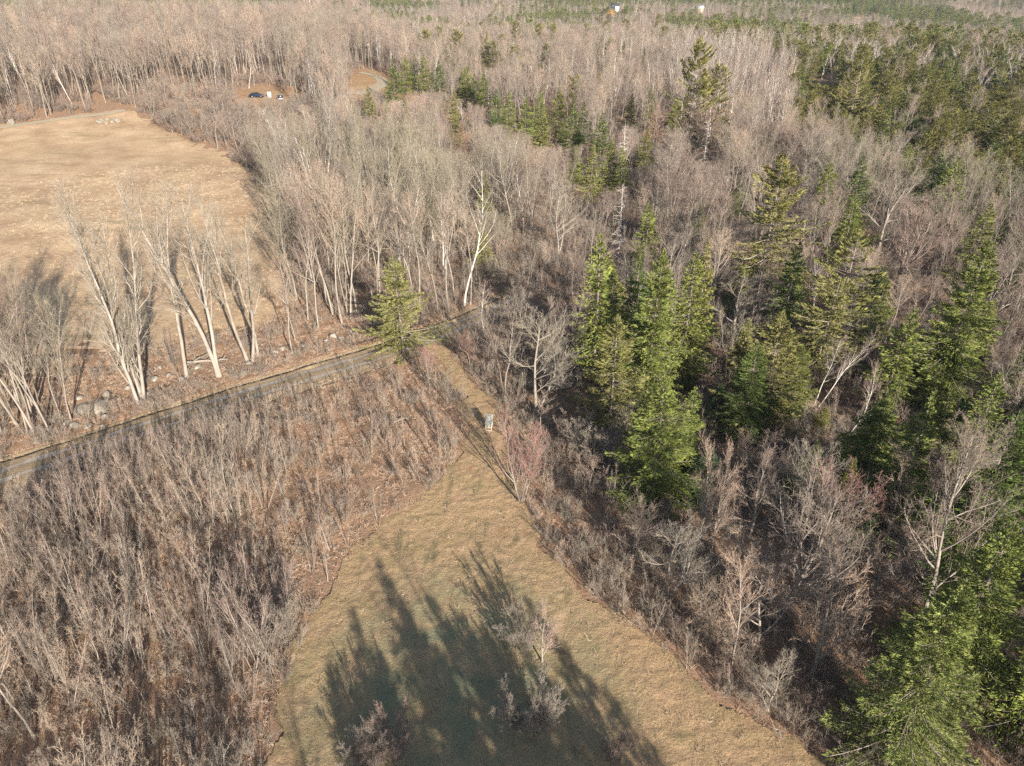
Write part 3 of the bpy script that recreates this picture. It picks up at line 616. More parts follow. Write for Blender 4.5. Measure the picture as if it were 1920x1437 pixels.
hero('dead_tree', SNAG, 1330, 222, 12, 13, 'small bluish dead snag beside the orange brown larch', w=.7)
for (u_, v_, h_, p_, w_, lb) in [(1185, 1040, 6.5, wide2, 1.1, 'grey bare tree rising from the brush left of the pale red shooted tree'), (1250, 1120, 7.5, wide, 1.1, 'wide grey bare tree over the right edge of the grass'), (1420, 1215, 8, wide2, 1.2, 'wide crowned grey tree just right of the slim pale trunk'),
        (1300, 1185, 6, wide3, 1.2, 'low spreading bare tree left of the slim pale trunk'), (1610, 1150, 9, wide2, 1.1, 'grey bare tree in the shade left of the corner spruce'), (1440, 1330, 5, wide, 1.1, 'small grey spreading tree low at the right edge of the grass'), (1380, 1120, 8, wide3, 1.1, 'pale bare tree behind the slim pale trunk')]:
    based('bare_tree', p_, u_, v_, h_, 12, lb, w=w_)
# lawn bushes
based('bush', wide3, 1017, 1242, 4.6, 12, 'pale twigged small tree in the shadow on the grass', 'bush', w=1.3)
based('bush', BUSH[0], 978, 1215, 3.6, 4, 'mauve bush touching the pale twigged small tree on the grass', 'bush', w=1)
based('bush', BUSH[1], 992, 1372, 4.2, 4, 'large round bare bush alone on the shaded grass', 'bush', w=1.15)
based('bush', BUSH[0], 735, 1420, 3.4, 4, 'dense mauve bush at the bottom edge left of the large round one', 'bush', w=1.1)
based('bush', BUSH[1], 690, 1440, 3.0, 4, 'tan bush at the very bottom edge of the grass', 'bush', w=1.1)
based('bush', BUSH[0], 1150, 1425, 2.4, 4, 'thin low bush at the bottom of the grass right of the round one', 'bush', w=0.9)
based('bush', BUSH[1], 525, 1215, 3.8, 4, 'rounded brown bush where the thicket meets the grass', 'bush', w=1.1)
based('sapling', SAP[0], 608, 1087, 6.0, 5.2, 'pale thin sapling at the left edge of the grass', w=1.0)
based('sapling', SAP[3], 433, 1225, 2.6, 5.2, 'pale leafless antler like sapling in the shaded thicket', w=1.6)
based('bare_tree', TALL[1], 35, 1245, 11, 17, 'slim pale trunk leaning in from the left edge of the thicket')
based('bare_tree', TALL[1], 65, 1390, 11, 17, 'pale leaning trunk at the bottom left corner')
based('bush', BUSH[1], 1110, 870, 5, 4, 'grey arching bush in shade right of the red tipped maple', 'bush', w=1.1)
based('bush', BUSH[0], 1075, 840, 4, 4, 'smaller arching grey bush next to the larger one', 'bush', w=1.1)

# ------------------------------------------------------------------ forest, by zone
def zone_points(lo, hi, cell, jit=.95):
    xs = np.arange(-.95 * hi - 20, .95 * hi + 20, cell); ys = np.arange(max(lo * .5, 2), hi, cell)
    X, Y = np.meshgrid(xs, ys); X = X + rng.uniform(-.5, .5, X.shape) * cell * jit; Y = Y + rng.uniform(-.5, .5, Y.shape) * cell * jit
    X = X.ravel(); Y = Y.ravel(); r = np.hypot(X, Y)
    k = (r >= lo) & (r < hi) & (np.abs(X) < .80 * Y + 28)
    return X[k], Y[k]
THICKET = [(-900, 1300), (-600, 1010), (60, 890), (200, 842), (300, 808), (450, 757), (560, 725), (600, 800), (520, 900), (500, 1000), (560, 1090), (540, 1190), (480, 1300), (470, 1437), (480, 1900), (-900, 1900)]
REDGROUND = [(560, 725), (700, 682), (800, 650), (870, 740), (870, 830), (800, 930), (700, 985), (650, 1035), (605, 1110), (560, 1100), (480, 1000), (500, 900), (600, 800)]
EDGE_R = [(960, 840), (1060, 900), (1160, 980), (1300, 1010), (1480, 1180), (1640, 1300), (1700, 1437), (1900, 1900), (1600, 1600), (1490, 1410), (1380, 1345), (1260, 1245), (1180, 1180), (1090, 1110), (1030, 1045), (985, 970)]
CLUMP = [(1070, 700), (1200, 620), (1350, 640), (1500, 700), (1760, 640), (2300, 700), (2300, 1900), (1850, 1900), (1640, 1300), (1480, 1180), (1300, 1010), (1160, 980), (1060, 900)]
MIDR = [(940, 560), (985, 440), (1200, 400), (1400, 400), (2300, 480), (2300, 700), (1760, 640), (1500, 700), (1350, 640), (1200, 620), (1070, 700), (960, 760), (930, 720), (820, 640), (935, 590)]
BACKR = [(1100, 300), (1380, 250), (1500, 335), (1700, 405), (2300, 520), (2300, 480), (1400, 400), (1200, 400)]
PLANT = [(1480, 150), (1700, 190), (1930, 215), (2600, 300), (2600, 600), (1920, 440), (1700, 372), (1560, 320), (1480, 270)]
CONR = [(1500, 78), (1700, 74), (2600, 100), (2600, 300), (1930, 215), (1700, 190), (1480, 150), (1400, 130)]
BIRCHZ = [(1280, 90), (1480, 80), (1560, 150), (1480, 250), (1330, 260), (1240, 180)]
PINKB = [(255, 212), (290, 180), (420, 190), (440, 200), (580, 205), (620, 240), (560, 330), (480, 345), (430, 292), (350, 268), (300, 245)]
STRIP = [(-900, 1150), (60, 800), (330, 735), (520, 685), (640, 640), (700, 615), (545, 560), (420, 625), (250, 660), (0, 680), (-900, 900)]
def clear_of(x, y, trk=3.2):
    ok = ~inpoly(x, y, MEADOW) & ~inpoly(x, y, LAWN) & ~inpoly(x, y, YARD) & ~inpoly(x, y, YARD2) & ~inpoly(x, y, FARFIELD)
    nr = (y < 170) & (np.abs(x) < 100); d = np.full(x.shape, 99.); d[nr] = dist_line(x[nr], y[nr], TC); ok &= d > trk
    return ok
def clear_heroes(x, y, f=1.0):
    ok = np.ones(x.shape, bool)
    for (a, b_, r) in HERO_XY: ok &= (x - a) ** 2 + (y - b_) ** 2 > (r * f) ** 2
    return ok
SIGHT = [(a_, b_, hh_ * .25, 3.5, 70) for (a_, b_, r_), hh_ in zip(HERO_XY, [(q[2] - .8) / .12 for q in HERO_XY])]
for (u_, v_, wd_) in [(482, 183, 5), (526, 187, 3.5), (506, 182, 2), (700, 165, 7), (720, 168, 6), (1540, 165, 6), (1550, 150, 6)]:
    a_, b_ = hit(u_, v_); SIGHT.append((a_, b_, 0.3 + zat(a_, b_), wd_, 110))
SIGHT = np.array(SIGHT)
def hcap(x, y):
    D = np.hypot(SIGHT[:, 0], SIGHT[:, 1]); ux, uy = SIGHT[:, 0] / D, SIGHT[:, 1] / D
    al = x * ux + y * uy; la = np.abs(x * uy - y * ux)
    k = (al < D - .5) & (al > D - SIGHT[:, 4]) & (la < SIGHT[:, 3])
    if not k.any(): return 99
    return float((HC - (HC - SIGHT[k, 2]) * al[k] / D[k]).min()) - zat(x, y)
cand = []   # (kind, proto, x, y, h, base_h, zone)
def add(kind, proto, x, y, h, bh, zone, w=1.0):
    c_ = hcap(x, y)
    if h > c_:
        if c_ < 2.5: return
        w *= min(1.5, (h / c_) ** .5); h = c_
    cand.append((kind, int(proto), float(x), float(y), float(h), float(bh), zone, w))
x, y = zone_points(12, 430, 3.3); u, v = pix(x, y, hgt(x, y)); ok = clear_of(x, y); x, y, u, v = x[ok], y[ok], u[ok], v[ok]
r = np.hypot(x, y); ch = clear_heroes(x, y, 1.15)
Zn = {k: inpoly(u, v, p) for k, p in dict(th=THICKET, rg=REDGROUND, er=EDGE_R, cl=CLUMP, mr=MIDR, br=BACKR, pl=PLANT, co=CONR, bi=BIRCHZ, st=STRIP, pk=PINKB).items()}
A = rng.random((len(x), 5)); TI = ((vnoise(x, y, 30, 70) * .75 + vnoise(x, y, 9, 71) * .25 - .18) / .64 * 8 + rng.normal(0, 1.3, len(x))).clip(0, 7.9); TI = np.array([4, 3, 0, 5, 1, 2, 6, 7])[TI.astype(int)]; cn = vnoise(x, y, 26, 40)
for i in range(len(x)):
    a = A[i]; X_, Y_ = x[i], y[i]
    if v[i] > 1500 or (r[i] < 60 and (u[i] < -250 or u[i] > 2400)): continue     # behind the viewpoint: placed one by one above
    if Zn['th'][i] or Zn['rg'][i] or Zn['st'][i]: continue     # saplings: own pass
    if Zn['er'][i]: continue
    if Zn['pk'][i]:
        if a[0] < .8: add('bare', 6 if a[1] < .7 else 5, X_, Y_, 4 + 5 * a[3], 17, 'pk', 1.9)
        continue
    if Zn['cl'][i]:
        if not ch[i] or a[0] > (.36 if Y_ > 46 else .12): continue
        if a[1] < .32: add('spruce', a[2] * 4, X_, Y_, 6 + 6 * a[3], 15, 'cl', 1.15)
        else: add('bare', 8 + a[2] * 3 if a[4] < .4 else TI[i], X_, Y_, (6 if Y_ > 46 else 3.5) + 4 * a[3], 11.5 if a[4] < .4 else 17, 'cl', 1.2)
    elif Zn['mr'][i]:
        if not ch[i] or a[0] > .42: continue
        if a[1] < (.20 if u[i] > 1300 else .05): add('spruce', a[2] * 4, X_, Y_, 7 + 7 * a[3], 15, 'mr', 1.15)
        elif a[1] < .24: add('birch' if a[2] < .4 else 'bare', a[2] * 3, X_, Y_, 9 + 5 * a[3], 15, 'mr')
        elif a[1] < .42 and u[i] > 1250: add('bare', 8 + a[2] * 3, X_, Y_, 8.5 + 4 * a[3], 11.5, 'mr')
        else:
            lo_ = u[i] < 1100
            add('bare', TI[i], X_, Y_, (5 if lo_ else 9) + 5 * a[3], 17, 'mr', 1.15)
    elif Zn['pl'][i]:
        if a[0] > .62: continue
        if a[1] < .80: add('spruce', 3 if a[2] < .6 else a[2] * 4, X_, Y_, 4.5 + 3.5 * a[3], 15, 'pl', 1.5)
        elif a[1] < .92: add('pine', a[2] * 2, X_, Y_, 8 + 4 * a[3], 17, 'pl')
        else: add('bare', TI[i], X_, Y_, 8 + 4 * a[3], 17, 'pl')
    elif Zn['co'][i]:
        if a[0] > .40: continue
        if a[1] < .42 + .9 * (cn[i] - .5): add('pine' if a[2] < .45 else 'spruce', (a[4] * 2) if a[2] < .45 else a[4] * 4, X_, Y_, 8 + 6 * a[3], 17 if a[2] < .45 else 15, 'co', 1.2)
        elif a[1] < .8: add('birch', a[2] * 3, X_, Y_, 10 + 4 * a[3], 15, 'co')
        else: add('bare', TI[i], X_, Y_, 10 + 4 * a[3], 17, 'co')
    else:
        leftw = u[i] < 760 and v[i] < 260
        dens = .62 if r[i] < 180 else .42
        if not ch[i] or a[0] > dens: continue
        z_ = 'lw' if leftw else ('bk' if Zn['br'][i] or (u[i] > 1250) else 'cw')
        if Zn['bi'][i] and a[1] < .6: add('birch', a[2] * 3, X_, Y_, 13 + 4 * a[3], 15, 'bi')
        elif a[1] < (.0 if leftw else (.05 if v[i] > 250 else .035)): add('spruce', a[2] * 4, X_, Y_, 8 + 5 * a[3], 15, z_, 1.15)
        elif a[1] < (.0 if leftw else .05): add('pine', a[2] * 2, X_, Y_, 12 + 4 * a[3], 17, z_)
        elif a[1] < .10: add('birch', a[2] * 3, X_, Y_, 13 + 4 * a[3], 15, z_)
        else:
            hh = (15.5 if leftw else 12.5 if u[i] < 1150 else 10.5) + 5 * a[3]
            if not leftw and v[i] < 210 and u[i] > 700: hh -= 1.5
            if z_ == 'bk' and a[4] < .3: add('bare', 8 + a[2] * 3, X_, Y_, hh, 11.5, z_)
            else: add('bare', TI[i], X_, Y_, hh, 17, z_)
PR = {'bare': TALL + SPREAD, 'spruce': SPRUCE, 'pine': PINE, 'birch': BIRCH}
NM = {'bare': 'bare_tree', 'spruce': 'spruce', 'pine': 'pine', 'birch': 'birch'}
ZL = {'pk': 'in the rosy thicket between the straw field and the parked cars', 'lw': 'in the tall wood beyond the straw field', 'cw': 'in the wood between the straw field and the spruce clump', 'bk': 'in the far wood right of the towering pine', 'mr': 'in the tangled wood behind the spruce clump', 'cl': 'among the spruces right of the grass strip', 'pl': 'in the young plantation at upper right', 'co': 'in the mixed conifer wood at upper right', 'bi': 'in the stand of white trunks at upper right'}
AD = {'bare': 'leafless grey brown tree ', 'spruce': 'green spruce ', 'pine': 'layered pine ', 'birch': 'white stemmed birch '}
def sizekey(c):
    u_, v_ = pix(np.float64(c[2]), np.float64(c[3]), c[4] * .6)
    if not (-40 < u_ < 1960 and -30 < v_ < 1470): return 0
    return c[4] / math.hypot(c[2], c[3])
LIM = {'bare': 235, 'spruce': 190, 'pine': 200, 'birch': 270}
rest = {}
for kind in PR:
    L = sorted([c for c in cand if c[0] == kind], key=sizekey, reverse=True); n = LIM[kind]
    for c in L[:n]:
        if sizekey(c) <= 0: rest.setdefault(kind, []).append(c); continue
        s = c[4] / c[5]
        o_ = place(NM[kind], PR[kind][c[1]], c[2], c[3], AD[kind] + ZL[c[6]], 'tree', {'bare': 'bare trees ', 'spruce': 'spruces ', 'pine': 'pines ', 'birch': 'birches '}[kind] + ZL[c[6]], s * c[7], sz=s, tilt=(rng.normal(0, .03), rng.normal(0, .03))); gen(o_, {'bare': 'leafless tree', 'spruce': 'green spruce', 'pine': 'layered pine', 'birch': 'white birch'}[kind], c[4])
    rest.setdefault(kind, []).extend(L[n:])
JT = {k: [joined(m, 'stand') for m in PR[k]] for k in PR}
def stand(name, kind, items, label):
    P = np.array([(c[2], c[3], 0) for c in items]); P[:, 2] = hgt(P[:, 0], P[:, 1]); rr = np.hypot(P[:, 0], P[:, 1])
    s = np.array([c[4] / c[5] for c in items]); w_ = np.array([c[7] for c in items]); ix = np.array([c[1] for c in items])
    far = rr > 190
    protos = JT[kind] + {'bare': FARBARE, 'birch': [FARBIRCH], 'spruce': FARCON[:2] + [FARCON[3]], 'pine': FARCON[2:]}[kind]
    nb = len(JT[kind]); nf = len(protos) - nb
    fb = {'bare': 16, 'birch': 16, 'spruce': 13.5, 'pine': 15}[kind]
    hts = np.array([c[4] for c in items])
    ix = np.where(far, nb + rng.integers(0, nf, len(P)), ix); s = np.where(far, hts / fb, s)
    scatter(name, protos, P, rng.random(len(P)) * 6.283, np.c_[s * w_, s * w_, s], ix, label, cat='wood')
stand('bare_wood', 'bare', rest['bare'], 'massed leafless grey brown woodland covering most of the ground')
for k, lb in (('spruce', 'massed smaller spruces of the distant conifer stands'), ('pine', 'massed smaller pines of the distant conifer stands'), ('birch', 'massed distant white stemmed birches')):
    if len(rest[k]) > 5: stand(k + '_wood', k, rest[k], lb)

# far wood, to the hills
def far_band(lo, hi, cell, name, label, hs=1.0):
    x, y = zone_points(lo, hi, cell); ok = ~inpoly(x, y, FARFIELD); x, y = x[ok], y[ok]
    n = len(x); u_, v_ = pix(x, y, hgt(x, y)); c = vnoise(x, y, hi * .09, 60) * .6 + vnoise(x, y, hi * .03, 61) * .4
    pc = np.where(u_ > 1250, .5, .3) + np.where(v_ < 28, .12, 0)
    if lo < 500: pc = np.where(u_ < 1300, .03, .45)
    con = (c + rng.normal(0, .06, n)) > (1 - pc) * .72 + .14
    if lo < 500: con = rng.random(n) < pc
    ix = np.where(con, 4 + rng.integers(0, 4, n), rng.integers(0, 4, n)); ix = np.where(~con & (rng.random(n) < .08), 8, ix)
    s = rng.uniform(.7, 1.05, n) * hs * np.where(con, 1.05, .92)
    scatter(name, FARBARE + FARCON + [FARBIRCH], np.c_[x, y, hgt(x, y)], rng.random(n) * 6.283, np.c_[s * 1.15, s * 1.15, s], ix, label, cat='wood')
far_band(430, 800, 7, 'far_wood', 'far bare and evergreen wood over the crest near the top')
far_band(800, 1700, 11.5, 'valley_wood', 'hazy wood across the valley at the top edge', 1.25)
far_band(1700, 3300, 28, 'hill_wood', 'bluish wooded hills at the very top', 2.3)

# ------------------------------------------------------------------ trees behind the viewpoint that throw the long shadows over the grass
for k, (u_, v_) in enumerate([(590, 1200), (625, 1310), (645, 1115), (700, 1050), (735, 1015), (795, 1095), (850, 1125), (895, 1165), (905, 1110), (975, 1120), (960, 1190), (1000, 1235), (1055, 1300), (1020, 1360), (940, 1270), (765, 1130), (745, 1215), (605, 1215), (830, 1330), (760, 1160), (840, 1190), (880, 1230), (720, 1260), (780, 1330), (690, 1330), (990, 1270), (700, 1190), (800, 1240), (640, 1210), (880, 1280), (960, 1340)]):
    h_ = 15.5 + rng.random() * 2; L_ = h_ / math.tan(SUN_EL); a_, b_ = at(u_, v_); a_ += .43 * L_; b_ -= .90 * L_
    place('spruce' if k % 4 else 'bare_tree', SPRUCE[k % 3] if k % 4 else TALL[k % 6], a_, b_, ('tall spruce' if k % 4 else 'tall bare tree') + ' standing below the camera and shading the grass', 'tree', ('spruces' if k % 4 else 'bare trees') + ' shading the grass from behind', h_ / (15 if k % 4 else 17))
n_ = 0
while n_ < 24:
    a_, b_ = rng.uniform(18, 60), rng.uniform(-5, 42); u_, v_ = pix(a_, b_, 0.0); 
    if not (u_ > 1990 + (v_ > 1300) * 60 or (v_ > 1800 and a_ > 24)): continue
    if a_ * .9 + b_ * .43 < 37: continue
    n_ += 1; place('spruce', SPRUCE[n_ % 4], a_, b_, 'spruce just outside the view at the lower right', 'tree', 'spruces beyond the lower right edge', rng.uniform(10, 15) / 15, sz=rng.uniform(.7, .95))
for k in range(8):
    xx = -44 + k * 7.5 + rng.normal(0, 1); yy = -3 + rng.normal(0, 2)
    place('bare_tree', TALL[k % 6], xx, yy, 'tall leafless tree standing behind the thicket below the camera', 'tree', 'bare trees behind the viewpoint', (14 + rng.random() * 4) / 17)

# ------------------------------------------------------------------ saplings and brush
xs, ys = zone_points(14, 150, 1.05); u, v = pix(xs, ys, hgt(xs, ys)); ok = clear_of(xs, ys, 2.5) & clear_heroes(xs, ys, .35); xs, ys, u, v = xs[ok], ys[ok], u[ok], v[ok]
a = rng.random((len(xs), 4)); a[:, 2] = (np.array([1, 3, 0, 2, 5, 4])[(((vnoise(xs, ys, 8, 83) - .15) / .7 * 6 + rng.normal(0, 1.1, len(xs))).clip(0, 5.9)).astype(int)] + .5) / 6; th = inpoly(u, v, THICKET); rg_ = inpoly(u, v, REDGROUND); er = inpoly(u, v, EDGE_R); st = inpoly(u, v, STRIP); cl = inpoly(u, v, CLUMP) | inpoly(u, v, MIDR)
cl2 = vnoise(xs, ys, 5, 77)
up_ = (v < 640) & (u < 960) & (u > 520) & (v > 260)
p = np.where(th, np.clip(.02 + 1.35 * (cl2 - .2), .07, .85), np.where(rg_, .17, np.where(er, .30, np.where(st, .07, np.where(cl, .20, np.where(up_, .22, .0))))))
k = a[:, 0] < p
S_ = [(xs[i], ys[i], (1.8 + 4.2 * a[i, 1] ** 1.5 + 1.2 * cl2[i]) if th[i] else (1.9 + 2.6 * a[i, 1] if rg_[i] else (1.6 + 2.2 * a[i, 1] if er[i] else 2 + 2.5 * a[i, 1])), int(a[i, 2] * 6), 'th' if th[i] else 'rg' if rg_[i] else 'er' if er[i] else 'ot') for i in np.where(k)[0]]
dtr = dist_line(np.array([c[0] for c in S_]), np.array([c[1] for c in S_]), TC)
S_ = [(c[0], c[1], min(c[2], .8 + max(0, d_ - 2.5) * .8), c[3], c[4]) if c[4] in ('th', 'rg') else c for c, d_ in zip(S_, dtr)]
def skey(c):
    u_, v_ = pix(np.float64(c[0]), np.float64(c[1]), 1.5)
    return c[2] / math.hypot(c[0], c[1], 40) if (0 < u_ < 1920 and 0 < v_ < 1437) else 0
S_.sort(key=skey, reverse=True)
SZ = {'th': ('thin leafless sapling in the dense thicket left of the grass', 'saplings in the thicket at lower left'), 'rg': ('small reddish sapling on the brushy slope below the track', 'saplings on the slope below the track'),
      'er': ('scrubby sapling along the right hand edge of the grass', 'saplings along the right edge of the grass'), 'ot': ('undergrowth sapling beneath the taller woodland trees', 'saplings under the woodland')}
for c in S_[:285]:
    s = c[2] / 5.2
    o_ = place('sapling', SAP[c[3]], c[0], c[1], SZ[c[4]][0], 'sapling', SZ[c[4]][1], s * 1.15, sz=s, tilt=(rng.normal(0, .11), rng.normal(0, .11))); gen(o_, 'thin sapling', c[2])
label_by_landmark()
Lr = S_[285:]; P = np.array([(c[0], c[1], 0) for c in Lr]); P[:, 2] = hgt(P[:, 0], P[:, 1]); s = np.array([c[2] / 5.2 for c in Lr])
scatter('thicket', [joined(m, 'sap') for m in SAP], P, rng.random(len(P)) * 6.283, np.c_[s * 1.15, s * 1.15, s], [c[3] for c in Lr], 'massed thin saplings of the brown thicket and woodland undergrowth', tilt=rng.normal(0, .07, (len(P), 2)), cat='thicket')
# low brush
xs, ys = zone_points(12, 170, 1.05); u, v = pix(xs, ys, hgt(xs, ys)); ok = clear_of(xs, ys, 2.7); xs, ys, u, v = xs[ok], ys[ok], u[ok], v[ok]
th = inpoly(u, v, THICKET); rg_ = inpoly(u, v, REDGROUND); er = inpoly(u, v, EDGE_R); st = inpoly(u, v, STRIP)
p = np.where(th, .5, np.where(rg_, .13, np.where(er, .8, np.where(st, .2, .6)))) * (.55 + .9 * vnoise(xs, ys, 4, 31))
k = rng.random(len(xs)) < p; xs, ys = xs[k], ys[k]; er = er[k]; s = rng.uniform(.35, .95, len(xs)) * np.where(er, 1.05, 1)
scatter('brush', [joined(m, 'shrub') for m in SHRUB], np.c_[xs, ys, hgt(xs, ys)], rng.random(len(xs)) * 6.283, s, rng.integers(0, 3, len(xs)), 'low bare brush and brambles under the trees', cat='brush')

# brushy wood edge past the straw field
xs, ys = zone_points(165, 420, 2.1); u, v = pix(xs, ys, hgt(xs, ys)); k = clear_of(xs, ys, 2.7) & (u < 1300) & (rng.random(len(xs)) < np.where(u < 760, .5, .28) * (.4 + vnoise(xs, ys, 12, 90))) & (np.array([hcap(a_, b_) for a_, b_ in zip(xs, ys)]) > 5)
xs, ys = xs[k], ys[k]; s = rng.uniform(.35, 1.0, len(xs))
scatter('edge_brush', [joined(SAP[q], 'sap') for q in (2, 4, 5)] + [joined(BUSH[0], 'bush')], np.c_[xs, ys, hgt(xs, ys)], rng.random(len(xs)) * 6.283, np.c_[s * 1.6, s * 1.6, s], rng.integers(0, 4, len(xs)), 'reddish brown brush along the foot of the distant wood', cat='brush')

# ------------------------------------------------------------------ grass
def tuft(seed, n, h, spread, wd, mat, lie=.6):
    rg = np.random.default_rng(seed); b = Buf(); a = rg.random(n) * 6.283; r = rg.random(n) * spread
    base = np.c_[np.cos(a) * r, np.sin(a) * r, np.full(n, -.02)]; a2 = rg.random(n) * 6.283; l = rg.uniform(.3, 1.4, n) * lie
    d = np.c_[np.cos(a2) * l, np.sin(a2) * l, np.ones(n)]; hh = h * rg.uniform(.6, 1.2, n)
    t = base + norm(d) * hh[:, None]; sd = norm(np.cross(d, rg.normal(0, 1, (n, 3)))) * wd
    b.add(np.stack([base - sd, base + sd, t + sd * .3, t - sd * .3], 1), np.arange(n * 4).reshape(-1, 4)); return b.mesh('tuft', mat)
G1 = woody('dry_grass', [(0.631, 0.437, 0.252), (0.505, 0.355, 0.197), (0.391, 0.304, 0.142), (0.58, 0.395, 0.24), (0.339, 0.269, 0.131)], sc=.3)
G2 = woody('dead_leaves', [(0.466, 0.301, 0.189), (0.405, 0.301, 0.198), (0.526, 0.378, 0.255), (0.334, 0.213, 0.142), (0.445, 0.349, 0.236), (0.486, 0.291, 0.189)], sc=.3)
G3 = woody('straw_grass', [(0.618, 0.464, 0.296), (0.536, 0.403, 0.253), (0.474, 0.363, 0.211)], sc=.3)
def carpet(name, poly_test, lo, hi, cell, protos, smin, smax, label, dens=lambda x, y: 1.0, trk=2.7, only_clear=False):
    x, y = zone_points(lo, hi, cell, 1.6); k = poly_test(x, y); x, y = x[k], y[k]; k = rng.random(len(x)) < dens(x, y); x, y = x[k], y[k]
    scatter(name, protos, np.c_[x, y, hgt(x, y) + .03], rng.random(len(x)) * 6.283, rng.uniform(smin, smax, len(x)), rng.integers(0, len(protos), len(x)), label, cat='grass')
carpet('grass', lambda x, y: inpoly(x + (vnoise(x, y, 2.2, 3) - .5) * 1.4, y + (vnoise(x, y, 2.2, 13) - .5) * 1.4, LAWN), 18, 95, .23, [tuft(1, 16, .09, .13, .006, G1, 1.6), tuft(2, 20, .07, .15, .006, G1, 2.2), tuft(3, 12, .12, .10, .006, G1, 1.2)], .6, 1.4, 'short dry grass blades of the mown strip', lambda x, y: .35 + .65 * vnoise(x, y, 1.2, 50))
carpet('leaf_litter', lambda x, y: clear_of(x, y, 1.25) | ((dist_line(x, y, TC) < .5) & (rng.random(len(x)) < .6)) | (inpoly(x, y, LAWN) & (rng.random(len(x)) < .10)), 16, 105, .42, [tuft(4, 14, .22, .22, .012, G2, 2.2), tuft(5, 12, .30, .16, .010, G2, 1.2), tuft(6, 16, .16, .25, .015, G2, 3.5)], .6, 1.6, 'reddish brown dead leaves and bracken on the ground', lambda x, y: .25 + .75 * vnoise(x, y, 2.5, 51))
carpet('meadow_grass', lambda x, y: inpoly(x, y, MEADOW), 60, 190, .9, [tuft(7, 22, .28, .4, .02, G3, 1.8), tuft(8, 26, .2, .5, .02, G3, 2.4)], .5, 1.3, 'pale straw tufts of the open field', lambda x, y: np.clip(1.6 * vnoise(x, y, 9, 52) - .2, .05, 1) * .8)

# ------------------------------------------------------------------ rocks, logs
def rock_mesh(seed, sx, sy, sz):
    import bmesh
    bm = bmesh.new(); bmesh.ops.create_icosphere(bm, subdivisions=3, radius=1); rg = np.random.default_rng(seed)
    pl = norm(rg.normal(0, 1, (11, 3))); dd = rg.uniform(.55, .95, 11)
    for vtx in bm.verts:
        c = np.array(vtx.co)
        for q, d_ in zip(pl, dd):
            m_ = c @ q
            if m_ > d_: c = c - q * (m_ - d_) * .92
        c += (vnoise(c[0] * 9 + seed, c[1] * 9 + c[2] * 5, 2) - .5) * .05
        vtx.co = (c[0] * sx, c[1] * sy, c[2] * sz)
    me = bpy.data.meshes.new('rock'); bm.to_mesh(me); bm.free(); me.materials.append(M['rock']); return me
def rock(u, v, sx, sy, sz, label, group=None, sink=.35):
    x, y = hit(u, v); o = link('rock', rock_mesh(int(u * 7 + v), sx, sy, sz), None, (x, y, zat(x, y) + sz * (1 - sink * 2) * .5)); o.rotation_euler[2] = random.random() * 3
    tag(o, label, 'rock', group)
rock(190, 768, 1.25, .95, .8, 'largest pale boulder of the pile beside the many stemmed maple')
rock(158, 772, 1.2, .8, .65, 'broad flat boulder left of the largest pale one')
rock(142, 800, .6, .5, .42, 'white faced stone on the track side of the boulder pile')
rock(166, 800, .5, .4, .35, 'round pale stone at the foot of the boulder pile')
rock(125, 795, .45, .4, .3, 'small stone at the left end of the boulder pile')
rock(198, 785, .5, .3, .45, 'upright stone leaning on the largest pale boulder')
rock(150, 748, .45, .4, .3, 'small grey stone behind the boulder pile')
for (u, v, s) in [(190, 800, .3), (276, 742, .45), (290, 712, .5), (340, 712, .4), (372, 690, .5), (318, 705, .35), (457, 702, .45), (468, 682, .4), (515, 662, .5), (530, 655, .4), (570, 648, .45), (625, 632, .55), (640, 636, .4), (660, 622, .4), (300, 690, .35), (400, 672, .4), (612, 640, .35), (200, 740, .45), (240, 728, .4)]:
    rock(u, v, s * 1.2, s, s * .75, 'small weathered stone of the low broken wall along the field edge', 'stones of the broken wall')
rock(505, 850, .65, .4, .3, 'single pale stone lying in the brown brush below the track')
rock(520, 858, .35, .3, .2, 'smaller stone beside the single pale one in the brush')
rock(22, 232, 1.5, 1.2, 1.3, 'rounded tan boulder at the top left corner of the field')
for k in range(9):
    a_ = k / 9 * 6.283; x, y = hit(204, 229); o = link('rock', rock_mesh(k + 900, .8, .6, .5), None, (x + math.cos(a_) * 2.6, y + math.sin(a_) * 2.6, zat(x, y) + .25)); tag(o, 'dark stone in the fire ring out on the straw field', 'rock', 'stones of the fire ring')
def log(u0, v0, u1, v1, r, label, z0=.2, z1=.25, mat='pale_bark', nb=5, seed=5):
    rg = np.random.default_rng(seed); x0, y0 = at(u0, v0); x1, y1 = at(u1, v1); K = 6; t = np.linspace(0, 1, K + 1)[:, None]
    P = np.array([x0, y0, zat(x0, y0) + z0]) * (1 - t) + np.array([x1, y1, zat(x1, y1) + z1]) * t
    P[1:-1] += rg.normal(0, .05, (K - 1, 3)); P = P[None]; b = Buf(); Rr = (r * np.linspace(1, .5, K + 1))[None]; tubes(b, P, Rr, 7)
    if nb:
        L = grow(rg, P, Rr, nb, .3, 1, .6, .3, 4, .1, .0, .5, .4, .01); tubes(b, *L, 4); L2 = grow(rg, *L, 4, .2, 1, .6, .5, 3, .1, 0, .6, .4, .008); tubes(b, *L2, 3)
    tag(link('fallen_log', b.mesh('fallen_log', M[mat], True)), label, 'log')
log(352, 682, 427, 678, .16, 'long pale fallen log lying between the roadside maples', .35, .5)
log(345, 690, 400, 668, .09, 'thinner fallen branch crossing behind the long pale log', .3, .9, seed=8)
log(420, 692, 448, 708, .07, 'short broken branch at the foot of the forked maple', .5, .1, seed=9)
log(738, 798, 762, 790, .10, 'dark broken branch lying in the sapling slope', .4, .5, 'fir_bark', 4, seed=10)
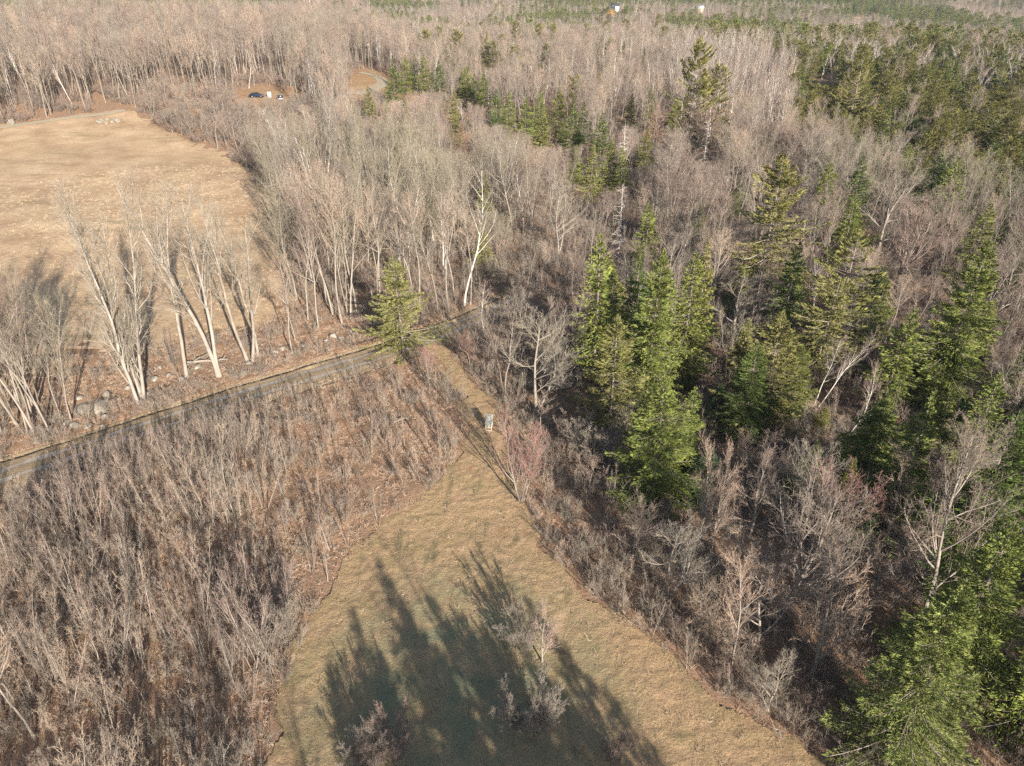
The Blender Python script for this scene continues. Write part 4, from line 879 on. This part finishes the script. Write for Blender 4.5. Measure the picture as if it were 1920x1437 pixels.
log(880, 530, 905, 555, .10, 'leaning broken limb near the end of the track', .1, 1.6, seed=12)

# ------------------------------------------------------------------ built things
def boxm(b, c, s, mi=0, taper=1.0, rot=None, tx=None):
    s = np.array(s) / 2; V = np.array([(x, y, z) for z in (-1, 1) for y in (-1, 1) for x in (-1, 1)], float)
    V[4:, 0] *= (tx or taper); V[4:, 1] *= taper; V = V * s
    if rot is not None: V = V @ np.array(Matrix.Rotation(rot[0], 3, rot[1])).T
    b.add(V + np.array(c), np.array([[0, 2, 3, 1], [4, 5, 7, 6], [0, 1, 5, 4], [2, 6, 7, 3], [0, 4, 6, 2], [1, 3, 7, 5]]), mi)
def bobj(name, parts, mat, parent, bevel=.0, **k):
    b = Buf()
    for p_ in parts: boxm(b, *p_) if isinstance(p_, tuple) else p_(b)
    o = link(name, b.mesh(name, mat), parent)
    if bevel: m_ = o.modifiers.new('bevel', 'BEVEL'); m_.width = bevel; m_.segments = 2
    return o
def empty(name, x, y, rz, label, cat, z=None):
    e = bpy.data.objects.new(name, None); COL.objects.link(e); e.location = (x, y, zat(x, y) if z is None else z); e.rotation_euler[2] = rz; tag(e, label, cat); return e
M['wood_grey'] = plain('weathered_wood', (.36, .36, .35), .85, c2=(.25, .25, .24), sc=8); M['wood_pale'] = plain('pale_wood', (.62, .55, .46), .85, sc=8)
x, y = at(917, 806); e = empty('feeder', x, y, R(-8), 'small grey weathered wooden stand with a sloping board top on the grass strip', 'stand')
bobj('board_top', [((0, .05, 1.35), (.86, .05, 1.25), 0, 1.0, (R(-48), 'X'))], M['wood_grey'], e, .01); e.scale = (.85, .85, .85)
for i in range(5): bobj('batten', [((-.34 + .17 * i, .02, 1.385), (.03, .02, 1.2), 0, 1.0, (R(-48), 'X'))], M['wood_grey'], e)
for sx in (-1, 1):
    for sy, hh in ((-.28, 1.0), (.38, 1.45)): bobj('leg', [((sx * .33, sy, hh / 2), (.07, .07, hh))], M['wood_pale'], e, .005)
bobj('shelf', [((0, .02, .36), (.78, .62, .04))], M['wood_pale'], e, .005)
bobj('bin', [((0, .1, .72), (.5, .42, .5))], M['wood_grey'], e, .01)
bobj('foot_board', [((0, -.42, .10), (.72, .16, .04))], M['wood_pale'], e, .005)

# cars
M['dark_paint'] = plain('dark_blue_paint', (.025, .035, .07), .25, .3); M['silver_paint'] = plain('silver_paint', (.35, .37, .40), .3, .4); M['glass'] = plain('dark_glass', (.02, .03, .04), .08); M['rubber'] = plain('rubber', (.02, .02, .02), .9); M['steel'] = plain('steel', (.5, .5, .5), .35, .9); M['lamp'] = plain('lamp_glass', (.7, .7, .68), .15); M['red_lamp'] = plain('red_lamp', (.4, .02, .02), .3)
def side_prism(prof, w, tuck=0.0, z0=.5):
    def f(b):
        n = len(prof); P = np.array(prof); V = []
        for s in (-1, 1):
            for (px_, pz) in prof: V.append((px_, s * (w / 2 - tuck * max(0, pz - z0)), pz))
        V = np.array(V); b.add(V, np.array([[i, (i + 1) % n, n + (i + 1) % n, n + i] for i in range(n)])); b.f.append(np.array([list(range(n))[::-1]]) + b.n - 2 * n); b.m.append(np.zeros(1)); b.f.append(np.array([list(range(n, 2 * n))]) + b.n - 2 * n); b.m.append(np.zeros(1))
    return f
def wheel(e, x, y):
    def cyl(r, wd):
        def f(b):
            a_ = np.arange(18) / 18 * 6.283; V = np.concatenate([np.c_[np.cos(a_) * r, np.full(18, s * wd / 2), np.sin(a_) * r] for s in (-1, 1)]); b.add(V, np.array([[i, (i + 1) % 18, 18 + (i + 1) % 18, 18 + i] for i in range(18)]))
            b.f.append(np.array([list(range(18))[::-1]]) + b.n - 36); b.m.append(np.zeros(1)); b.f.append(np.array([list(range(18, 36))]) + b.n - 36); b.m.append(np.zeros(1))
        return f
    w_ = bobj('wheel', [cyl(.34, .22)], M['rubber'], e); w_.location = (x, y, .34); r_ = bobj('rim', [cyl(.21, .235)], M['steel'], w_)
def car(x, y, rz, label, paint, suv=False):
    e = empty('parked_car', x, y, rz, label, 'car'); t = 1.72 if suv else 1.42
    bobj('body', [side_prism([(-2.3, .28), (2.25, .28), (2.32, .55), (2.2, .78), (1.2, .93), (-1.9, .97), (-2.28, .85)], 1.84)], paint, e, .06)
    bobj('cabin', [side_prism([(1.15, .90), (.45, t - .06), (-1.0, t), (-1.7 if not suv else -2.0, t - .12), (-2.1, .93)], 1.76, .28, .9)], M['glass'], e, .03)
    bobj('roof', [((-.4 if not suv else -.7, 0, t + .01), (1.5 if not suv else 2.1, 1.34, .05))], paint, e, .02)
    for sx in (-1.4, 1.42):
        for sy in (-.84, .84): wheel(e, sx, sy)
    for sy in (-.65, .65):
        bobj('headlight', [((2.25, sy, .68), (.10, .34, .14))], M['lamp'], e); bobj('tail_light', [((-2.27, sy, .78), (.08, .3, .16))], M['red_lamp'], e); bobj('mirror', [((.75, sy * 1.5, 1.0), (.12, .2, .14))], paint, e)
x, y = hit(482, 184); car(x, y, R(8), 'dark sedan parked side on in the sandy clearing, left of two cars', M['dark_paint'])
x, y = hit(526, 189); car(x, y, R(110), 'silver grey car with dark windows parked end on, right of two cars', M['silver_paint'], True)
CARS_XY = [hit(482, 184), hit(526, 189)]
for e in [o for o in COL.objects if o.name.startswith('parked_car') ]: e.location.z = zat(e.location.x, e.location.y) + .2
# utility cabinet beside the cars
x, y = hit(506, 184); e = empty('cabinet', x, y, 0, 'small white utility box between the two parked cars', 'cabinet'); M['white'] = plain('white_paint', (.75, .77, .8), .5, c2=(.68, .7, .72))
bobj('case', [((0, 0, .95), (1.1, .7, 1.6))], M['white'], e, .03); bobj('lid', [((0, 0, 1.78), (1.2, .8, .08))], M['white'], e, .02); bobj('plinth', [((0, 0, .08), (1.2, .8, .16))], M['rock'], e); bobj('door', [((0, -.36, .95), (.9, .03, 1.3))], M['white'], e)

# houses
M['orange'] = plain('orange_boards', (.75, .36, .08), .7, c2=(.68, .30, .07)); M['slate'] = plain('dark_roof', (.05, .06, .08), .6); M['tan_wall'] = plain('cream_boards', (.66, .56, .38), .7); M['metal_roof'] = plain('pale_metal_roof', (.6, .64, .7), .35, .3)
def house(u, v, wdt, dep, ht, wall, roofm, label, rz=0.0, z=None, r_guess=None):
    # the sight line meets the terrain
    X_, Y_, D_ = ray(u, v); t = .2
    for k in range(4000):
        if HC + D_ * t <= zat(X_ * t, Y_ * t) + ht * .6 + 8: break
        t += .001
    x, y = X_ * t, Y_ * t; e = empty('house', x, y, rz, label, 'house'); e.location.z = HC + D_ * t - ht * .6
    bobj('wall', [((0, 0, ht / 2 - 1), (wdt, dep, ht + 2))], wall, e)
    bobj('roof', [side_roof(wdt + .8, dep + 1.0, ht, dep * .42)], roofm, e)
    for k in range(3):
        w_ = bobj('window', [((-wdt / 3 + k * wdt / 3, -dep / 2 - .04, ht * .55), (1.3, .06, 1.6))], M['white'], e); bobj('pane', [((-wdt / 3 + k * wdt / 3, -dep / 2 - .09, ht * .55), (1.05, .03, 1.35))], M['glass'], w_)
    bobj('door', [((wdt * .17, -dep / 2 - .03, 1.1), (1.1, .05, 2.2))], M['white'], e); bobj('chimney', [((wdt * .25, 0, ht + dep * .45), (.8, .8, 2))], M['rock'], e)
    return e, x, y
def side_roof(w_, d_, z, rise):
    def f(b):
        V = np.array([(-w_ / 2, -d_ / 2, z), (w_ / 2, -d_ / 2, z), (w_ / 2, d_ / 2, z), (-w_ / 2, d_ / 2, z), (-w_ / 2, 0, z + rise), (w_ / 2, 0, z + rise)])
        b.add(V, np.array([[0, 1, 5, 4], [2, 3, 4, 5], [0, 3, 2, 1]])); b.f.append(np.array([[0, 4, 3], [1, 2, 5]]) + b.n - 6); b.m.append(np.zeros(2))
    return f
house(1145, 22, 11, 9, 7, M['orange'], M['slate'], 'bright orange house far off at the top centre')
house(1153, 15, 12, 9, 6, M['white'], M['slate'], 'white walled house with a dark roof behind the orange one')
house(1313, 18, 9, 8, 5, M['tan_wall'], M['metal_roof'], 'cream house far off right of the orange one')

# ------------------------------------------------------------------ haze
m = bpy.data.materials.new('haze'); m.use_nodes = True; nt = m.node_tree; nt.nodes.remove(nt.nodes['Principled BSDF'])
pv = nt.nodes.new('ShaderNodeVolumePrincipled'); pv.inputs['Color'].default_value = (.72, .86, 1, 1); pv.inputs['Density'].default_value = .00009; pv.inputs['Anisotropy'].default_value = 0.1
nt.links.new(pv.outputs[0], nt.nodes['Material Output'].inputs['Volume'])
b = Buf(); boxm(b, (0, 2700, 55), (10400, 7800, 340)); hz = link('haze', b.mesh('haze', m)); tag(hz, 'thin bluish air haze over the distant woods', None, None, 'stuff')
